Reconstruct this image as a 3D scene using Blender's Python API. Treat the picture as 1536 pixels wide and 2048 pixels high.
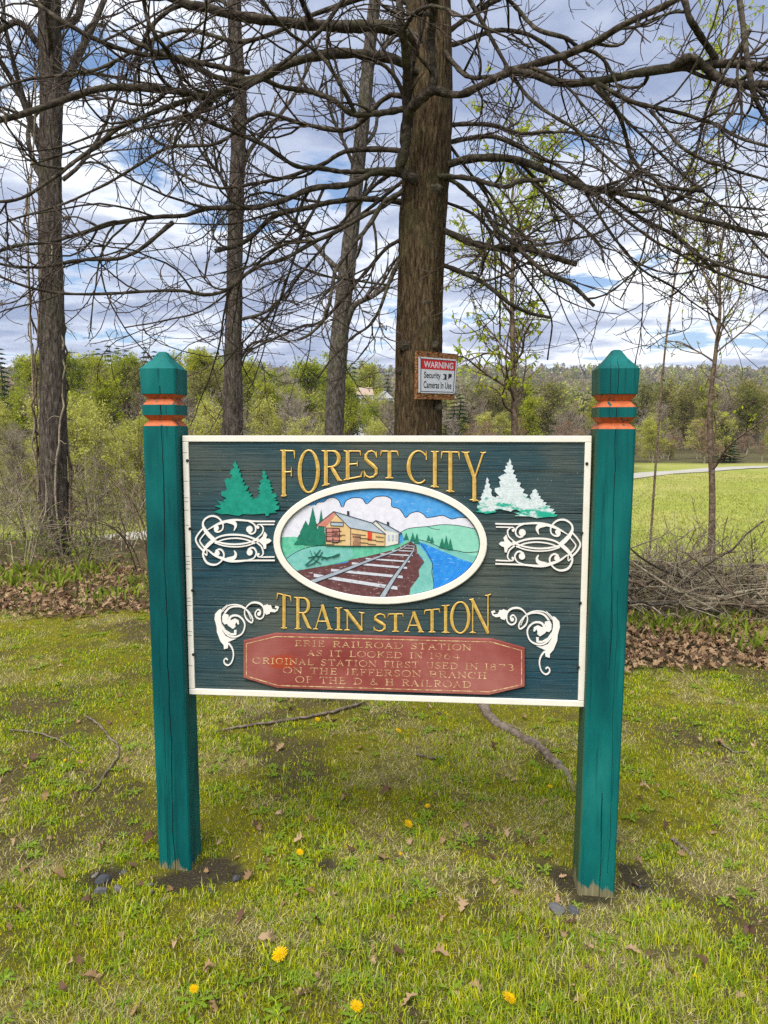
import bpy, bmesh, math, random
import numpy as np
from mathutils import Vector, Matrix
from mathutils.geometry import tessellate_polygon

for o in list(bpy.data.objects):
    bpy.data.objects.remove(o, do_unlink=True)
SC = bpy.context.scene
COL = SC.collection
RAD = math.radians
random.seed(7)
rng = np.random.default_rng(11)

# ------------------------------------------------------------------ camera
PITCH, CAMH, FPX = RAD(6.0), 1.78, 1538.0
cd = bpy.data.cameras.new('camera'); cam = bpy.data.objects.new('camera', cd); COL.objects.link(cam)
cam.location = (0, 0, CAMH); cam.rotation_euler = (RAD(90) - PITCH, 0, 0)
cd.sensor_fit = 'VERTICAL'; cd.sensor_height = 24.0; cd.lens = 24.0 * FPX / 2048.0
cd.clip_start = 0.05; cd.clip_end = 9000
SC.camera = cam

# ------------------------------------------------------------------ sky
SUN_EL, SUN_AZ = RAD(56), RAD(205)       # azimuth clockwise from +Y: the light comes from behind the camera
w = bpy.data.worlds.new('World'); SC.world = w; w.use_nodes = True
nt = w.node_tree; nt.nodes.clear()
def wn(t, **k):
    n = nt.nodes.new(t)
    for a, b in k.items(): setattr(n, a, b)
    return n
L = nt.links.new
def wmath(op, a, b=None, clamp=False):
    n = wn('ShaderNodeMath', operation=op, use_clamp=clamp)
    for i, v in enumerate((a, b)):
        if v is None: continue
        if isinstance(v, (int, float)): n.inputs[i].default_value = v
        else: L(v, n.inputs[i])
    return n.outputs[0]
out = wn('ShaderNodeOutputWorld'); bg = wn('ShaderNodeBackground'); bg.inputs['Strength'].default_value = 0.1
L(bg.outputs[0], out.inputs[0])
sky = wn('ShaderNodeTexSky', sky_type='NISHITA'); sky.sun_disc = False
sky.sun_elevation = SUN_EL; sky.sun_rotation = SUN_AZ; sky.altitude = 400; sky.air_density = 1.0; sky.dust_density = 0.6; sky.ozone_density = 1.6
tc = wn('ShaderNodeTexCoord'); sep = wn('ShaderNodeSeparateXYZ'); L(tc.outputs['Generated'], sep.inputs[0])
zz = wmath('ADD', wmath('MAXIMUM', sep.outputs[2], 0.0), 0.075)
cx = wmath('DIVIDE', sep.outputs[0], zz); cy = wmath('DIVIDE', sep.outputs[1], zz)
comb = wn('ShaderNodeCombineXYZ'); L(cx, comb.inputs[0]); L(cy, comb.inputs[1])
def wnoise(scale, detail, rough, dist, off, sx=1.0):
    mp = wn('ShaderNodeMapping'); mp.inputs['Location'].default_value = off; mp.inputs['Scale'].default_value = (sx, 1, 1); L(comb.outputs[0], mp.inputs[0])
    n = wn('ShaderNodeTexNoise'); n.inputs['Scale'].default_value = scale; n.inputs['Detail'].default_value = detail
    n.inputs['Roughness'].default_value = rough; n.inputs['Distortion'].default_value = dist
    L(mp.outputs[0], n.inputs['Vector']); return n.outputs[0]
n1 = wnoise(1.15, 10, 0.58, 0.3, (5.4, 0.6, 0)); n2 = wnoise(3.0, 8, 0.62, 0.3, (8.3, 4.2, 0)); n3 = wnoise(0.5, 4, 0.5, 0.0, (1.3, 9.2, 0))
dens = wmath('ADD', wmath('MULTIPLY', n1, 0.68), wmath('MULTIPLY', n2, 0.32))
def ramp(src, stops, interp='EASE'):
    r = wn('ShaderNodeValToRGB'); r.color_ramp.interpolation = interp
    e = r.color_ramp.elements
    while len(e) < len(stops): e.new(0.5)
    for i, (p, c) in enumerate(stops): e[i].position = p; e[i].color = (*c, 1) if len(c) == 3 else c
    L(src, r.inputs[0]); return r.outputs[0]
mask = ramp(dens, [(0.395, (0, 0, 0)), (0.47, (1, 1, 1))])
# cloud brightness: thin edges glow white, thick middles go grey-blue
shade = ramp(wmath('ADD', wmath('MULTIPLY', dens, 0.62), wmath('MULTIPLY', n3, 0.38)),
             [(0.39, (9.6, 9.7, 9.8)), (0.455, (8.0, 8.3, 8.9)), (0.51, (4.4, 4.9, 6.1)), (0.59, (2.4, 2.95, 4.4))], 'LINEAR')
skyc = wn('ShaderNodeMix', data_type='RGBA'); skyc.inputs[0].default_value = 0.35
L(sky.outputs[0], skyc.inputs[6]); skyc.inputs[7].default_value = (1.6, 3.1, 6.0, 1)
mx = wn('ShaderNodeMix', data_type='RGBA'); L(mask, mx.inputs[0]); L(skyc.outputs[2], mx.inputs[6]); L(shade, mx.inputs[7])
L(mx.outputs[2], bg.inputs['Color'])

sd = bpy.data.lights.new('sun', 'SUN'); sun = bpy.data.objects.new('sun', sd); COL.objects.link(sun)
sd.energy = 3.5; sd.angle = RAD(42); sd.color = (1.0, 0.95, 0.88)
sdir = Vector((math.sin(SUN_AZ) * math.cos(SUN_EL), math.cos(SUN_AZ) * math.cos(SUN_EL), math.sin(SUN_EL)))
sun.rotation_euler = sdir.to_track_quat('Z', 'Y').to_euler(); sun.location = (0, -5, 12)
vs = SC.view_settings; vs.view_transform = 'Standard'; vs.look = 'None'; vs.exposure = 0.55; vs.gamma = 1.0; vs.use_curve_mapping = False
SC.cycles.use_denoising = False; SC.cycles.max_bounces = 6; SC.cycles.diffuse_bounces = 3; SC.cycles.transparent_max_bounces = 6

# ------------------------------------------------------------------ pixels to places
CP, SP = math.cos(PITCH), math.sin(PITCH)
def ray(px, py):
    a, b = (px - 768) / FPX, (py - 1024) / FPX
    return Vector((a, CP - b * SP, -SP - b * CP))
def at(px, py, d):
    r = ray(px, py); return Vector((0, 0, CAMH)) + r * (d / r.y)

# ------------------------------------------------------------------ helpers
def link(o, parent=None, **props):
    COL.objects.link(o)
    if parent is not None: o.parent = parent
    for k, v in props.items(): o[k] = v
    return o
def empty(name, loc=(0, 0, 0), rz=0.0, **props):
    o = bpy.data.objects.new(name, None); o.location = loc; o.rotation_euler = (0, 0, rz); o.empty_display_size = 0.1
    return link(o, None, **props)
def mesh_np(name, V, F, mat, cols=None, smooth=False):
    """V (n,3); F a list of (m,k) index arrays"""
    me = bpy.data.meshes.new(name)
    V = np.asarray(V, np.float32); Fs = [np.asarray(f, np.int32) for f in (F if isinstance(F, list) else [F]) if len(f)]
    me.vertices.add(len(V)); me.vertices.foreach_set('co', V.ravel())
    nl = sum(f.size for f in Fs); npoly = sum(len(f) for f in Fs)
    me.loops.add(nl); me.loops.foreach_set('vertex_index', np.concatenate([f.ravel() for f in Fs]))
    me.polygons.add(npoly)
    tot = np.concatenate([np.full(len(f), f.shape[1], np.int32) for f in Fs]); st = np.concatenate([[0], np.cumsum(tot)[:-1]]).astype(np.int32)
    me.polygons.foreach_set('loop_start', st); me.polygons.foreach_set('loop_total', tot)
    if smooth: me.polygons.foreach_set('use_smooth', np.ones(npoly, bool))
    if cols is not None:
        c = np.ones((len(V), 4), np.float32); c[:, :3] = cols
        ca = me.attributes.new('Col', 'FLOAT_COLOR', 'POINT'); ca.data.foreach_set('color', c.ravel())
    me.update(calc_edges=True); me.materials.append(mat)
    return me
def mobj(name, me, parent=None, **props):
    return link(bpy.data.objects.new(name, me), parent, **props)
class MB:
    def __init__(s): s.v = []; s.f = []
    def quad(s, a, b, c, d): i = len(s.v); s.v += [a, b, c, d]; s.f.append((i, i + 1, i + 2, i + 3))
    def box(s, x0, x1, y0, y1, z0, z1):
        i = len(s.v); s.v += [(x, y, z) for z in (z0, z1) for y in (y0, y1) for x in (x0, x1)]
        s.f += [tuple(i + k for k in q) for q in ((0, 2, 3, 1), (4, 5, 7, 6), (0, 1, 5, 4), (2, 6, 7, 3), (0, 4, 6, 2), (1, 3, 7, 5))]
    def poly(s, pts, y0, y1):
        """outline in (x,z): front face at y1 (towards the viewer, smaller y), walls back to y0"""
        pts = [tuple(p) for p in pts]
        if sum(pts[k][0] * pts[(k + 1) % len(pts)][1] - pts[(k + 1) % len(pts)][0] * pts[k][1] for k in range(len(pts))) < 0: pts = pts[::-1]
        i = len(s.v); n = len(pts)
        s.v += [(p[0], y1, p[1]) for p in pts] + [(p[0], y0, p[1]) for p in pts]
        tri = tessellate_polygon([[Vector((p[0], p[1], 0)) for p in pts]])
        for t in tri:
            a, b, c = (pts[k] for k in t)
            if (b[0] - a[0]) * (c[1] - a[1]) - (b[1] - a[1]) * (c[0] - a[0]) < 0: t = t[::-1]
            s.f.append(tuple(i + k for k in t))
        for k in range(n):
            l = (k + 1) % n; s.f.append((i + k, i + n + k, i + n + l, i + l))
    def build(s, name, mat, parent=None, smooth=False, **props):
        me = bpy.data.meshes.new(name); me.from_pydata([tuple(v) for v in s.v], [], s.f); me.update(); me.materials.append(mat)
        if smooth:
            me.polygons.foreach_set('use_smooth', [True] * len(me.polygons))
        return mobj(name, me, parent, **props)
def bevel(o, wdt, seg=2):
    m = o.modifiers.new('edge', 'BEVEL'); m.width = wdt; m.segments = seg; m.limit_method = 'ANGLE'; m.angle_limit = RAD(40)

def catmull(pts, n=6):
    """smooth a list of tuples (any length each) through its points"""
    P = np.array(pts, float); P = np.vstack([2 * P[0] - P[1], P, 2 * P[-1] - P[-2]]); o = []
    for i in range(1, len(P) - 2):
        for k in range(n):
            t = k / n; a, b, c, d = P[i - 1], P[i], P[i + 1], P[i + 2]
            o.append(0.5 * (2 * b + (c - a) * t + (2 * a - 5 * b + 4 * c - d) * t * t + (3 * b - a - 3 * c + d) * t ** 3))
    o.append(P[-2]); return np.array(o)
def resample(P, K):
    P = np.asarray(P, float); s = np.concatenate([[0], np.cumsum(np.linalg.norm(np.diff(P[:, :3], axis=0), axis=1))])
    t = np.linspace(0, s[-1], K); return np.stack([np.interp(t, s, P[:, j]) for j in range(P.shape[1])], 1)
def tubes(P, R, n=4, cap=False):
    """P (M,K,3), R (M,K): M tubes of K rings -> verts, quads (and end caps)"""
    P = np.asarray(P, float); R = np.asarray(R, float); M, K, _ = P.shape
    T = np.gradient(P, axis=1); T /= np.linalg.norm(T, axis=2, keepdims=True) + 1e-9
    up = np.where(np.abs(T[:, :1, 2:3]) > 0.85, np.array([1.0, 0, 0]), np.array([0, 0, 1.0])) * np.ones((1, K, 1))
    A = np.cross(T, up); A /= np.linalg.norm(A, axis=2, keepdims=True) + 1e-9
    B = np.cross(T, A)
    th = np.arange(n) * 2 * math.pi / n
    V = P[:, :, None, :] + R[:, :, None, None] * (np.cos(th)[None, None, :, None] * A[:, :, None, :] + np.sin(th)[None, None, :, None] * B[:, :, None, :])
    idx = np.arange(M * K * n).reshape(M, K, n); nx = np.roll(idx, -1, axis=2)
    F = np.stack([idx[:, :-1], nx[:, :-1], nx[:, 1:], idx[:, 1:]], -1).reshape(-1, 4)
    Fs = [F]
    if cap: Fs.append(idx[:, -1, :].reshape(-1, n))
    return V.reshape(-1, 3), Fs
def joinm(parts):
    """[(V, [F..]), ...] -> V, [F..]"""
    Vs, by, off = [], {}, 0
    for V, Fs in parts:
        for f in Fs:
            if len(f): by.setdefault(f.shape[1], []).append(np.asarray(f) + off)
        Vs.append(V); off += len(V)
    return np.concatenate(Vs), [np.concatenate(v) for v in by.values()]
def hash2(ix, iy, seed):
    h = (ix.astype(np.int64) * 374761393 + iy.astype(np.int64) * 668265263 + seed * 974634777) & 0x7fffffff
    h = ((h ^ (h >> 13)) * 1274126177) & 0x7fffffff
    return ((h ^ (h >> 16)) & 0xffff) / 65535.0
def vnoise(x, y, seed=0):
    x = np.asarray(x, float); y = np.asarray(y, float)
    ix, iy = np.floor(x), np.floor(y); fx, fy = x - ix, y - iy; fx = fx * fx * (3 - 2 * fx); fy = fy * fy * (3 - 2 * fy)
    a, b, c, d = hash2(ix, iy, seed), hash2(ix + 1, iy, seed), hash2(ix, iy + 1, seed), hash2(ix + 1, iy + 1, seed)
    return (a * (1 - fx) + b * fx) * (1 - fy) + (c * (1 - fx) + d * fx) * fy
def fbm(x, y, scale, octv=4, seed=0):
    o, amp, tot = 0, 1.0, 0
    for k in range(octv):
        o = o + amp * vnoise(np.asarray(x) * scale * 2 ** k + 17.3 * k, np.asarray(y) * scale * 2 ** k - 9.1 * k, seed + k); tot += amp; amp *= 0.55
    return o / tot
def sstep(t): t = np.clip(t, 0, 1); return t * t * (3 - 2 * t)

# ------------------------------------------------------------------ materials
class MT:
    def __init__(s, name, rough=0.7, spec=0.3):
        s.m = bpy.data.materials.new(name); s.m.use_nodes = True; s.t = s.m.node_tree; s.b = s.t.nodes['Principled BSDF']
        s.b.inputs['Roughness'].default_value = rough; s.b.inputs['Specular IOR Level'].default_value = spec
        s.o = s.t.nodes['Material Output']
    def n(s, typ, **k):
        x = s.t.nodes.new(typ)
        for a, b in k.items():
            if a in x.bl_rna.properties: setattr(x, a, b)
            else: s.put(x.inputs[a], b)
        return x
    def put(s, sock, v):
        if hasattr(v, 'links') and hasattr(v, 'is_output'): s.t.links.new(v, sock)
        elif isinstance(v, tuple) and len(v) == 3 and sock.type == 'RGBA': sock.default_value = (*v, 1)
        else: sock.default_value = v
    def co(s, kind='Object'): return s.n('ShaderNodeTexCoord').outputs[kind]
    def mapping(s, scale=(1, 1, 1), loc=(0, 0, 0), rot=(0, 0, 0), src=None):
        x = s.n('ShaderNodeMapping'); x.inputs['Scale'].default_value = scale; x.inputs['Location'].default_value = loc; x.inputs['Rotation'].default_value = rot
        s.put(x.inputs[0], src if src is not None else s.co()); return x.outputs[0]
    def noise(s, scale, detail=5, rough=0.6, dist=0.0, vec=None):
        x = s.n('ShaderNodeTexNoise'); x.inputs['Scale'].default_value = scale; x.inputs['Detail'].default_value = detail
        x.inputs['Roughness'].default_value = rough; x.inputs['Distortion'].default_value = dist
        s.put(x.inputs['Vector'], vec if vec is not None else s.co()); return x.outputs[0]
    def ramp(s, src, stops, interp='LINEAR'):
        r = s.n('ShaderNodeValToRGB'); r.color_ramp.interpolation = interp; e = r.color_ramp.elements
        while len(e) < len(stops): e.new(0.5)
        for i, (p, c) in enumerate(stops):
            e[i].position = p; e[i].color = (c, c, c, 1) if isinstance(c, (int, float)) else (*c, 1)
        s.put(r.inputs[0], src); return r.outputs[0]
    def mix(s, f, a, b, mode='MIX'):
        x = s.n('ShaderNodeMix', data_type='RGBA', blend_type=mode); s.put(x.inputs[0], f); s.put(x.inputs[6], a); s.put(x.inputs[7], b); return x.outputs[2]
    def math(s, op, a, b=0.0, clamp=False):
        x = s.n('ShaderNodeMath', operation=op, use_clamp=clamp); s.put(x.inputs[0], a); s.put(x.inputs[1], b); return x.outputs[0]
    def sep(s, vec):
        return s.n('ShaderNodeSeparateXYZ', Vector=vec).outputs
    def attr(s, name='Col'): return s.n('ShaderNodeAttribute', attribute_name=name).outputs['Color']
    def base(s, c): s.put(s.b.inputs['Base Color'], c); return s
    def rough(s, c): s.put(s.b.inputs['Roughness'], c); return s
    def bump(s, h, strength=0.5, dist=0.01):
        x = s.n('ShaderNodeBump'); x.inputs['Strength'].default_value = strength; x.inputs['Distance'].default_value = dist
        s.put(x.inputs['Height'], h); s.put(s.b.inputs['Normal'], x.outputs[0]); return s
    def leafy(s, col, trans=0.35, rough=0.8):
        d = s.n('ShaderNodeBsdfDiffuse'); t = s.n('ShaderNodeBsdfTranslucent'); m = s.n('ShaderNodeMixShader')
        s.put(d.inputs[0], col); s.put(t.inputs[0], col); m.inputs[0].default_value = trans
        s.t.links.new(d.outputs[0], m.inputs[1]); s.t.links.new(t.outputs[0], m.inputs[2]); s.t.links.new(m.outputs[0], s.o.inputs[0]); return s

def flat_paint(name, c1, c2, scale=60, wear=None, wearpos=0.62, rough=0.6):
    m = MT(name, rough, 0.25); f = m.noise(scale, 6, 0.7)
    c = m.mix(m.ramp(f, [(0.35, 0.0), (0.65, 1.0)]), c1, c2)
    if wear is not None:
        g = m.noise(scale * 1.7, 8, 0.75, 0.4, m.mapping((0.5, 1, 1.6)))
        c = m.mix(m.ramp(g, [(wearpos, 0.0), (wearpos + 0.05, 1.0)]), c, wear)
    m.base(c); m.bump(f, 0.25, 0.002); return m.m

# ================================================================== ground shape
def gh(x, y):
    x = np.asarray(x, float); y = np.asarray(y, float)
    z = -0.02 * np.clip(x, -2.5, 2.5) + 0.012
    e = 9.0 + 2.6 * sstep((-x - 0.5) / 3.0)
    z = z - 1.35 * sstep((y - e) / 7.5)
    left = sstep((-x / np.maximum(y, 1.0) + 0.12) / 0.4)
    z = z + 5.0 * sstep((y - 60) / 90) * left
    z = z + 106.0 * sstep((y - 260) / 1300.0) * (1.0 + 0.05 * np.sin(x / 260.0 + 0.6))
    near = np.clip(1 - (np.abs(y - 4) - 6) / 4, 0, 1)
    z = z + near * (0.03 * (fbm(x, y, 1.1, 3, 3) - 0.5) + 0.016 * (fbm(x, y, 5.0, 3, 9) - 0.5))
    z = z + (1 - near) * 0.25 * (fbm(x, y, 0.12, 3, 5) - 0.5) * np.clip((y - 12) / 10, 0, 1)
    return z
def gz(x, y): return float(gh(np.array([x]), np.array([y]))[0])
def ghit(px, py, lift=0.0):
    r = ray(px, py); t = 1.0
    lo, hi = 1.0, 1.0
    while hi < 4000:
        p = Vector((0, 0, CAMH)) + r * hi
        if p.z < gz(p.x, p.y): break
        lo = hi; hi *= 1.06
    for _ in range(30):
        m = (lo + hi) / 2; p = Vector((0, 0, CAMH)) + r * m
        if p.z < gz(p.x, p.y): hi = m
        else: lo = m
    p = Vector((0, 0, CAMH)) + r * hi; return Vector((p.x, p.y, gz(p.x, p.y) + lift))

# ================================================================== station sign
SIGN_YAW, SIGN_D = RAD(5.28), 2.90
CY, SY = math.cos(SIGN_YAW), math.sin(SIGN_YAW)
def S(px, py):
    """a photo pixel on the sign's face -> (x, z) on that face"""
    r = ray(px, py); t = CY * SIGN_D / (SY * r.x + CY * r.y)
    return (CY * r.x * t - SY * (r.y * t - SIGN_D), CAMH + r.z * t)
PXM = 2.90 / FPX            # metres for one photo pixel on the sign

M_panel = MT('sandblasted blue-green boards', 0.75, 0.2)
v = M_panel.mapping((1.6, 1, 95)); gr = M_panel.noise(1.0, 7, 0.65, 0.15, v)
big = M_panel.noise(1.7, 4, 0.55, 0.2, M_panel.mapping((1, 1, 1.2)))
fine = M_panel.noise(1.0, 3, 0.6, 0.0, M_panel.mapping((9, 1, 420)))
c = M_panel.ramp(big, [(0.32, (0.008, 0.058, 0.090)), (0.48, (0.028, 0.066, 0.076)), (0.64, (0.078, 0.095, 0.080))])
c = M_panel.mix(M_panel.ramp(gr, [(0.36, 0.8), (0.48, 0.0)]), c, (0.006, 0.014, 0.018))
c = M_panel.mix(M_panel.ramp(fine, [(0.52, 0.0), (0.72, 0.5)]), c, (0.14, 0.165, 0.15))
sp = M_panel.noise(150, 2, 0.5)
c = M_panel.mix(M_panel.ramp(sp, [(0.73, 0.0), (0.76, 0.8)]), c, (0.4, 0.45, 0.45))
M_panel.base(c); M_panel.bump(M_panel.math('ADD', gr, M_panel.math('MULTIPLY', fine, 0.5)), 0.9, 0.006); M_panel = M_panel.m

def cream(name, col, dirt):
    m = MT(name, 0.65, 0.25); f = m.noise(14, 6, 0.65); g = m.noise(1, 5, 0.7, 0.2, m.mapping((60, 10, 400)))
    c = m.mix(m.ramp(f, [(0.35, 0.0), (0.75, 0.55)]), col, tuple(x * k for x, k in zip(col, (0.80, 0.78, 0.72))))
    c = m.mix(m.ramp(m.noise(90, 7, 0.7), [(0.66, 0.0), (0.70, dirt)]), c, (0.10, 0.10, 0.09))
    m.base(c); m.bump(g, 0.25, 0.002); return m.m
M_cream = cream('worn cream border paint', (0.82, 0.78, 0.68), 0.6)
M_white = cream('worn white scroll paint', (0.82, 0.79, 0.74), 0.6)
M_gold = MT('weathered gold leaf paint', 0.42, 0.5)
c = M_gold.mix(M_gold.ramp(M_gold.noise(45, 6, 0.7), [(0.4, 0.0), (0.62, 1.0)]), (0.55, 0.33, 0.055), (0.72, 0.50, 0.14))
c = M_gold.mix(M_gold.ramp(M_gold.noise(70, 8, 0.8, 0.3, M_gold.mapping((1, 1, 0.6), (3, 1, 2))), [(0.60, 0.0), (0.66, 0.9)]), c, (0.06, 0.045, 0.02))
M_gold.base(c); M_gold.b.inputs['Metallic'].default_value = 0.15; M_gold.bump(M_gold.noise(120, 4), 0.3, 0.002); M_gold = M_gold.m
M_gold2 = MT('faded gold over dark paint', 0.5, 0.4)
c = M_gold2.mix(M_gold2.ramp(M_gold2.noise(60, 6, 0.7), [(0.42, 0.0), (0.6, 1.0)]), (0.34, 0.17, 0.08), (0.74, 0.56, 0.29))
M_gold2.base(c); M_gold2 = M_gold2.m
M_edge = flat_paint('dark letter edge', (0.012, 0.014, 0.012), (0.03, 0.03, 0.02), 80)
M_bolt = flat_paint('blackened screw steel', (0.01, 0.011, 0.012), (0.03, 0.03, 0.03), 200, rough=0.4)

# teal posts: checks, knots, worn foot
def teal_mat(name, cracks, mossy):
    m = MT(name, 0.55, 0.12); co = m.co(); x, y, z = m.sep(co)
    grain = m.noise(1, 6, 0.65, 0.3, m.mapping((60, 60, 2.2)))
    tone = m.noise(1.0, 4, 0.6, 0.2, m.mapping((4, 4, 1.2)))
    c = m.ramp(tone, [(0.28, (0.0012, 0.038, 0.044)), (0.46, (0.002, 0.078, 0.078)), (0.60, (0.004, 0.125, 0.115)), (0.76, (0.015, 0.185, 0.165))])
    c = m.mix(m.ramp(grain, [(0.33, 0.55), (0.46, 0.0)]), c, (0.001, 0.030, 0.034))
    c = m.mix(m.ramp(m.noise(55, 8, 0.8), [(0.70, 0.0), (0.73, 0.8)]), c, (0.25, 0.38, 0.36))
    if mossy:        # green algae film on the side facing the panel
        nx = m.sep(m.n('ShaderNodeNewGeometry').outputs['Normal'])[0]
        c = m.mix(m.math('MULTIPLY', m.ramp(m.math('MULTIPLY', nx, -1.0), [(0.5, 0.0), (0.9, 1.0)]), m.ramp(m.noise(1, 5, 0.6, 0, m.mapping((30, 30, 1.5))), [(0.35, 0.2), (0.65, 1.0)])), c, (0.055, 0.085, 0.028))
    # bare, weathered wood creeping up from the soil
    wl = m.math('ADD', m.math('MULTIPLY', z, 5.2), m.math('MULTIPLY', m.noise(1, 6, 0.75, 0.2, m.mapping((26, 26, 5))), 1.5))
    c = m.mix(m.ramp(wl, [(1.02, 1.0), (1.0, 1.0)]) if False else m.ramp(wl, [(0.95, 0.95), (0.99, 0.0)]), c, m.ramp(grain, [(0.3, (0.10, 0.095, 0.05)), (0.7, (0.30, 0.25, 0.14))]))
    # drying checks: wandering dark slits along the grain
    hgt = grain
    for (cx0, wd, za, zb) in cracks:
        wob = m.math('MULTIPLY', m.math('SUBTRACT', m.noise(1, 4, 0.6, 0, m.mapping((0, 0, 2.6), (cx0 * 31, 3, cx0 * 7))), 0.5), 0.035)
        dx = m.math('ABSOLUTE', m.math('SUBTRACT', m.math('SUBTRACT', x, cx0), wob))
        inz = m.math('MULTIPLY', m.math('GREATER_THAN', z, za), m.math('LESS_THAN', z, zb))
        wv = m.math('MULTIPLY', m.noise(1, 3, 0.6, 0, m.mapping((0, 0, 5), (cx0 * 13, 0, 0))), wd * 2)
        front = m.math('LESS_THAN', m.sep(m.n('ShaderNodeNewGeometry').outputs['True Normal'])[1], -0.4)
        k = m.math('MULTIPLY', m.math('MULTIPLY', m.math('LESS_THAN', dx, wv), inz), front)
        c = m.mix(k, c, (0.003, 0.008, 0.008)); hgt = m.math('SUBTRACT', hgt, k)
    m.base(c); m.bump(hgt, 0.5, 0.004); return m.m
M_postL = teal_mat('teal post paint with a long check', [(-0.843, 0.0017, -0.2, 1.95), (-0.868, 0.0007, 0.0, 0.7)], False)
M_postR = teal_mat('teal post paint with algae', [(0.843, 0.0011, 0.9, 2.03), (0.834, 0.0015, -0.2, 0.42), (0.865, 0.0006, 0.1, 1.2), (0.815, 0.0006, 1.83, 2.03)], True)
M_orange = MT('orange groove paint', 0.6, 0.3)
nzo = M_orange.noise(30, 6, 0.7, 0.6)
c = M_orange.mix(M_orange.ramp(M_orange.noise(70, 5, 0.6), [(0.35, 0.0), (0.7, 1.0)]), (0.52, 0.13, 0.035), (0.40, 0.085, 0.025))
c = M_orange.mix(M_orange.ramp(nzo, [(0.57, 0.0), (0.585, 1.0)]), c, (0.004, 0.075, 0.070))
M_orange.base(c); M_orange.bump(nzo, 0.3, 0.002); M_orange = M_orange.m

sign = empty('station_sign', (0, SIGN_D, 0), -SIGN_YAW, label='carved station sign with oval train picture hung between two teal posts with orange grooves', category='sign')
X0, X1, Z0, Z1 = -0.7775, 0.7632, 0.7388, 1.7630
# planks of the panel
cuts = [Z1 - 0.006] + [S(400, y)[1] for y in (941, 1021, 1118, 1211, 1300)] + [Z0 + 0.006]
for k in range(6):
    mb = MB(); mb.box(X0 + 0.004, X1 - 0.004, 0.0015 * (k % 2), 0.032, cuts[k + 1] + 0.0011, cuts[k] - 0.0011)
    bevel(mb.build('plank', M_panel, sign), 0.002, 1)
bw, fr = 0.0235, -0.0065
for (a, b, c_, d) in ((X0, X1, Z1 - bw, Z1), (X0, X1, Z0, Z0 + bw), (X0, X0 + bw, Z0 + bw + 0.0004, Z1 - bw - 0.0004), (X1 - bw, X1, Z0 + bw + 0.0004, Z1 - bw - 0.0004)):
    mb = MB(); mb.box(a, b, fr, 0.036, c_, d); bevel(mb.build('border', M_cream, sign), 0.0025, 2)
# saw scores across the short border
for (px, ys) in ((372, (905, 962, 995, 1003, 1020, 1050, 1112, 1122, 1128, 1137, 1195, 1202, 1210, 1240, 1262, 1270, 1330)),):
    for yy in ys:
        x, z = S(px, yy); mb = MB(); mb.box(X0 - 0.0004, X0 + bw * 0.75, fr - 0.0006, fr + 0.004, z - 0.0006, z + 0.0006); mb.build('saw_score', M_edge, sign)
for (px, py) in ((376, 921), (381, 1057), (386, 1180), (388, 1308), (1173, 927), (1163, 1065), (1160, 1205), (1156, 1333)):
    x, z = S(px, py); mb = MB()
    prof = [(0.0058, 0.0), (0.0058, -0.003), (0.0045, -0.0055), (0.002, -0.0062)]
    i0 = 0
    for r_, y_ in prof: mb.v += [(x + r_ * math.cos(t * math.pi / 5), fr + y_ + 0.001, z + r_ * math.sin(t * math.pi / 5)) for t in range(10)]
    for j in range(3): mb.f += [(j * 10 + t, j * 10 + (t + 1) % 10, (j + 1) * 10 + (t + 1) % 10, (j + 1) * 10 + t) for t in range(10)]
    mb.f.append(tuple(30 + t for t in range(10)))
    mb.build('screw', M_bolt, sign, smooth=True)

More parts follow.
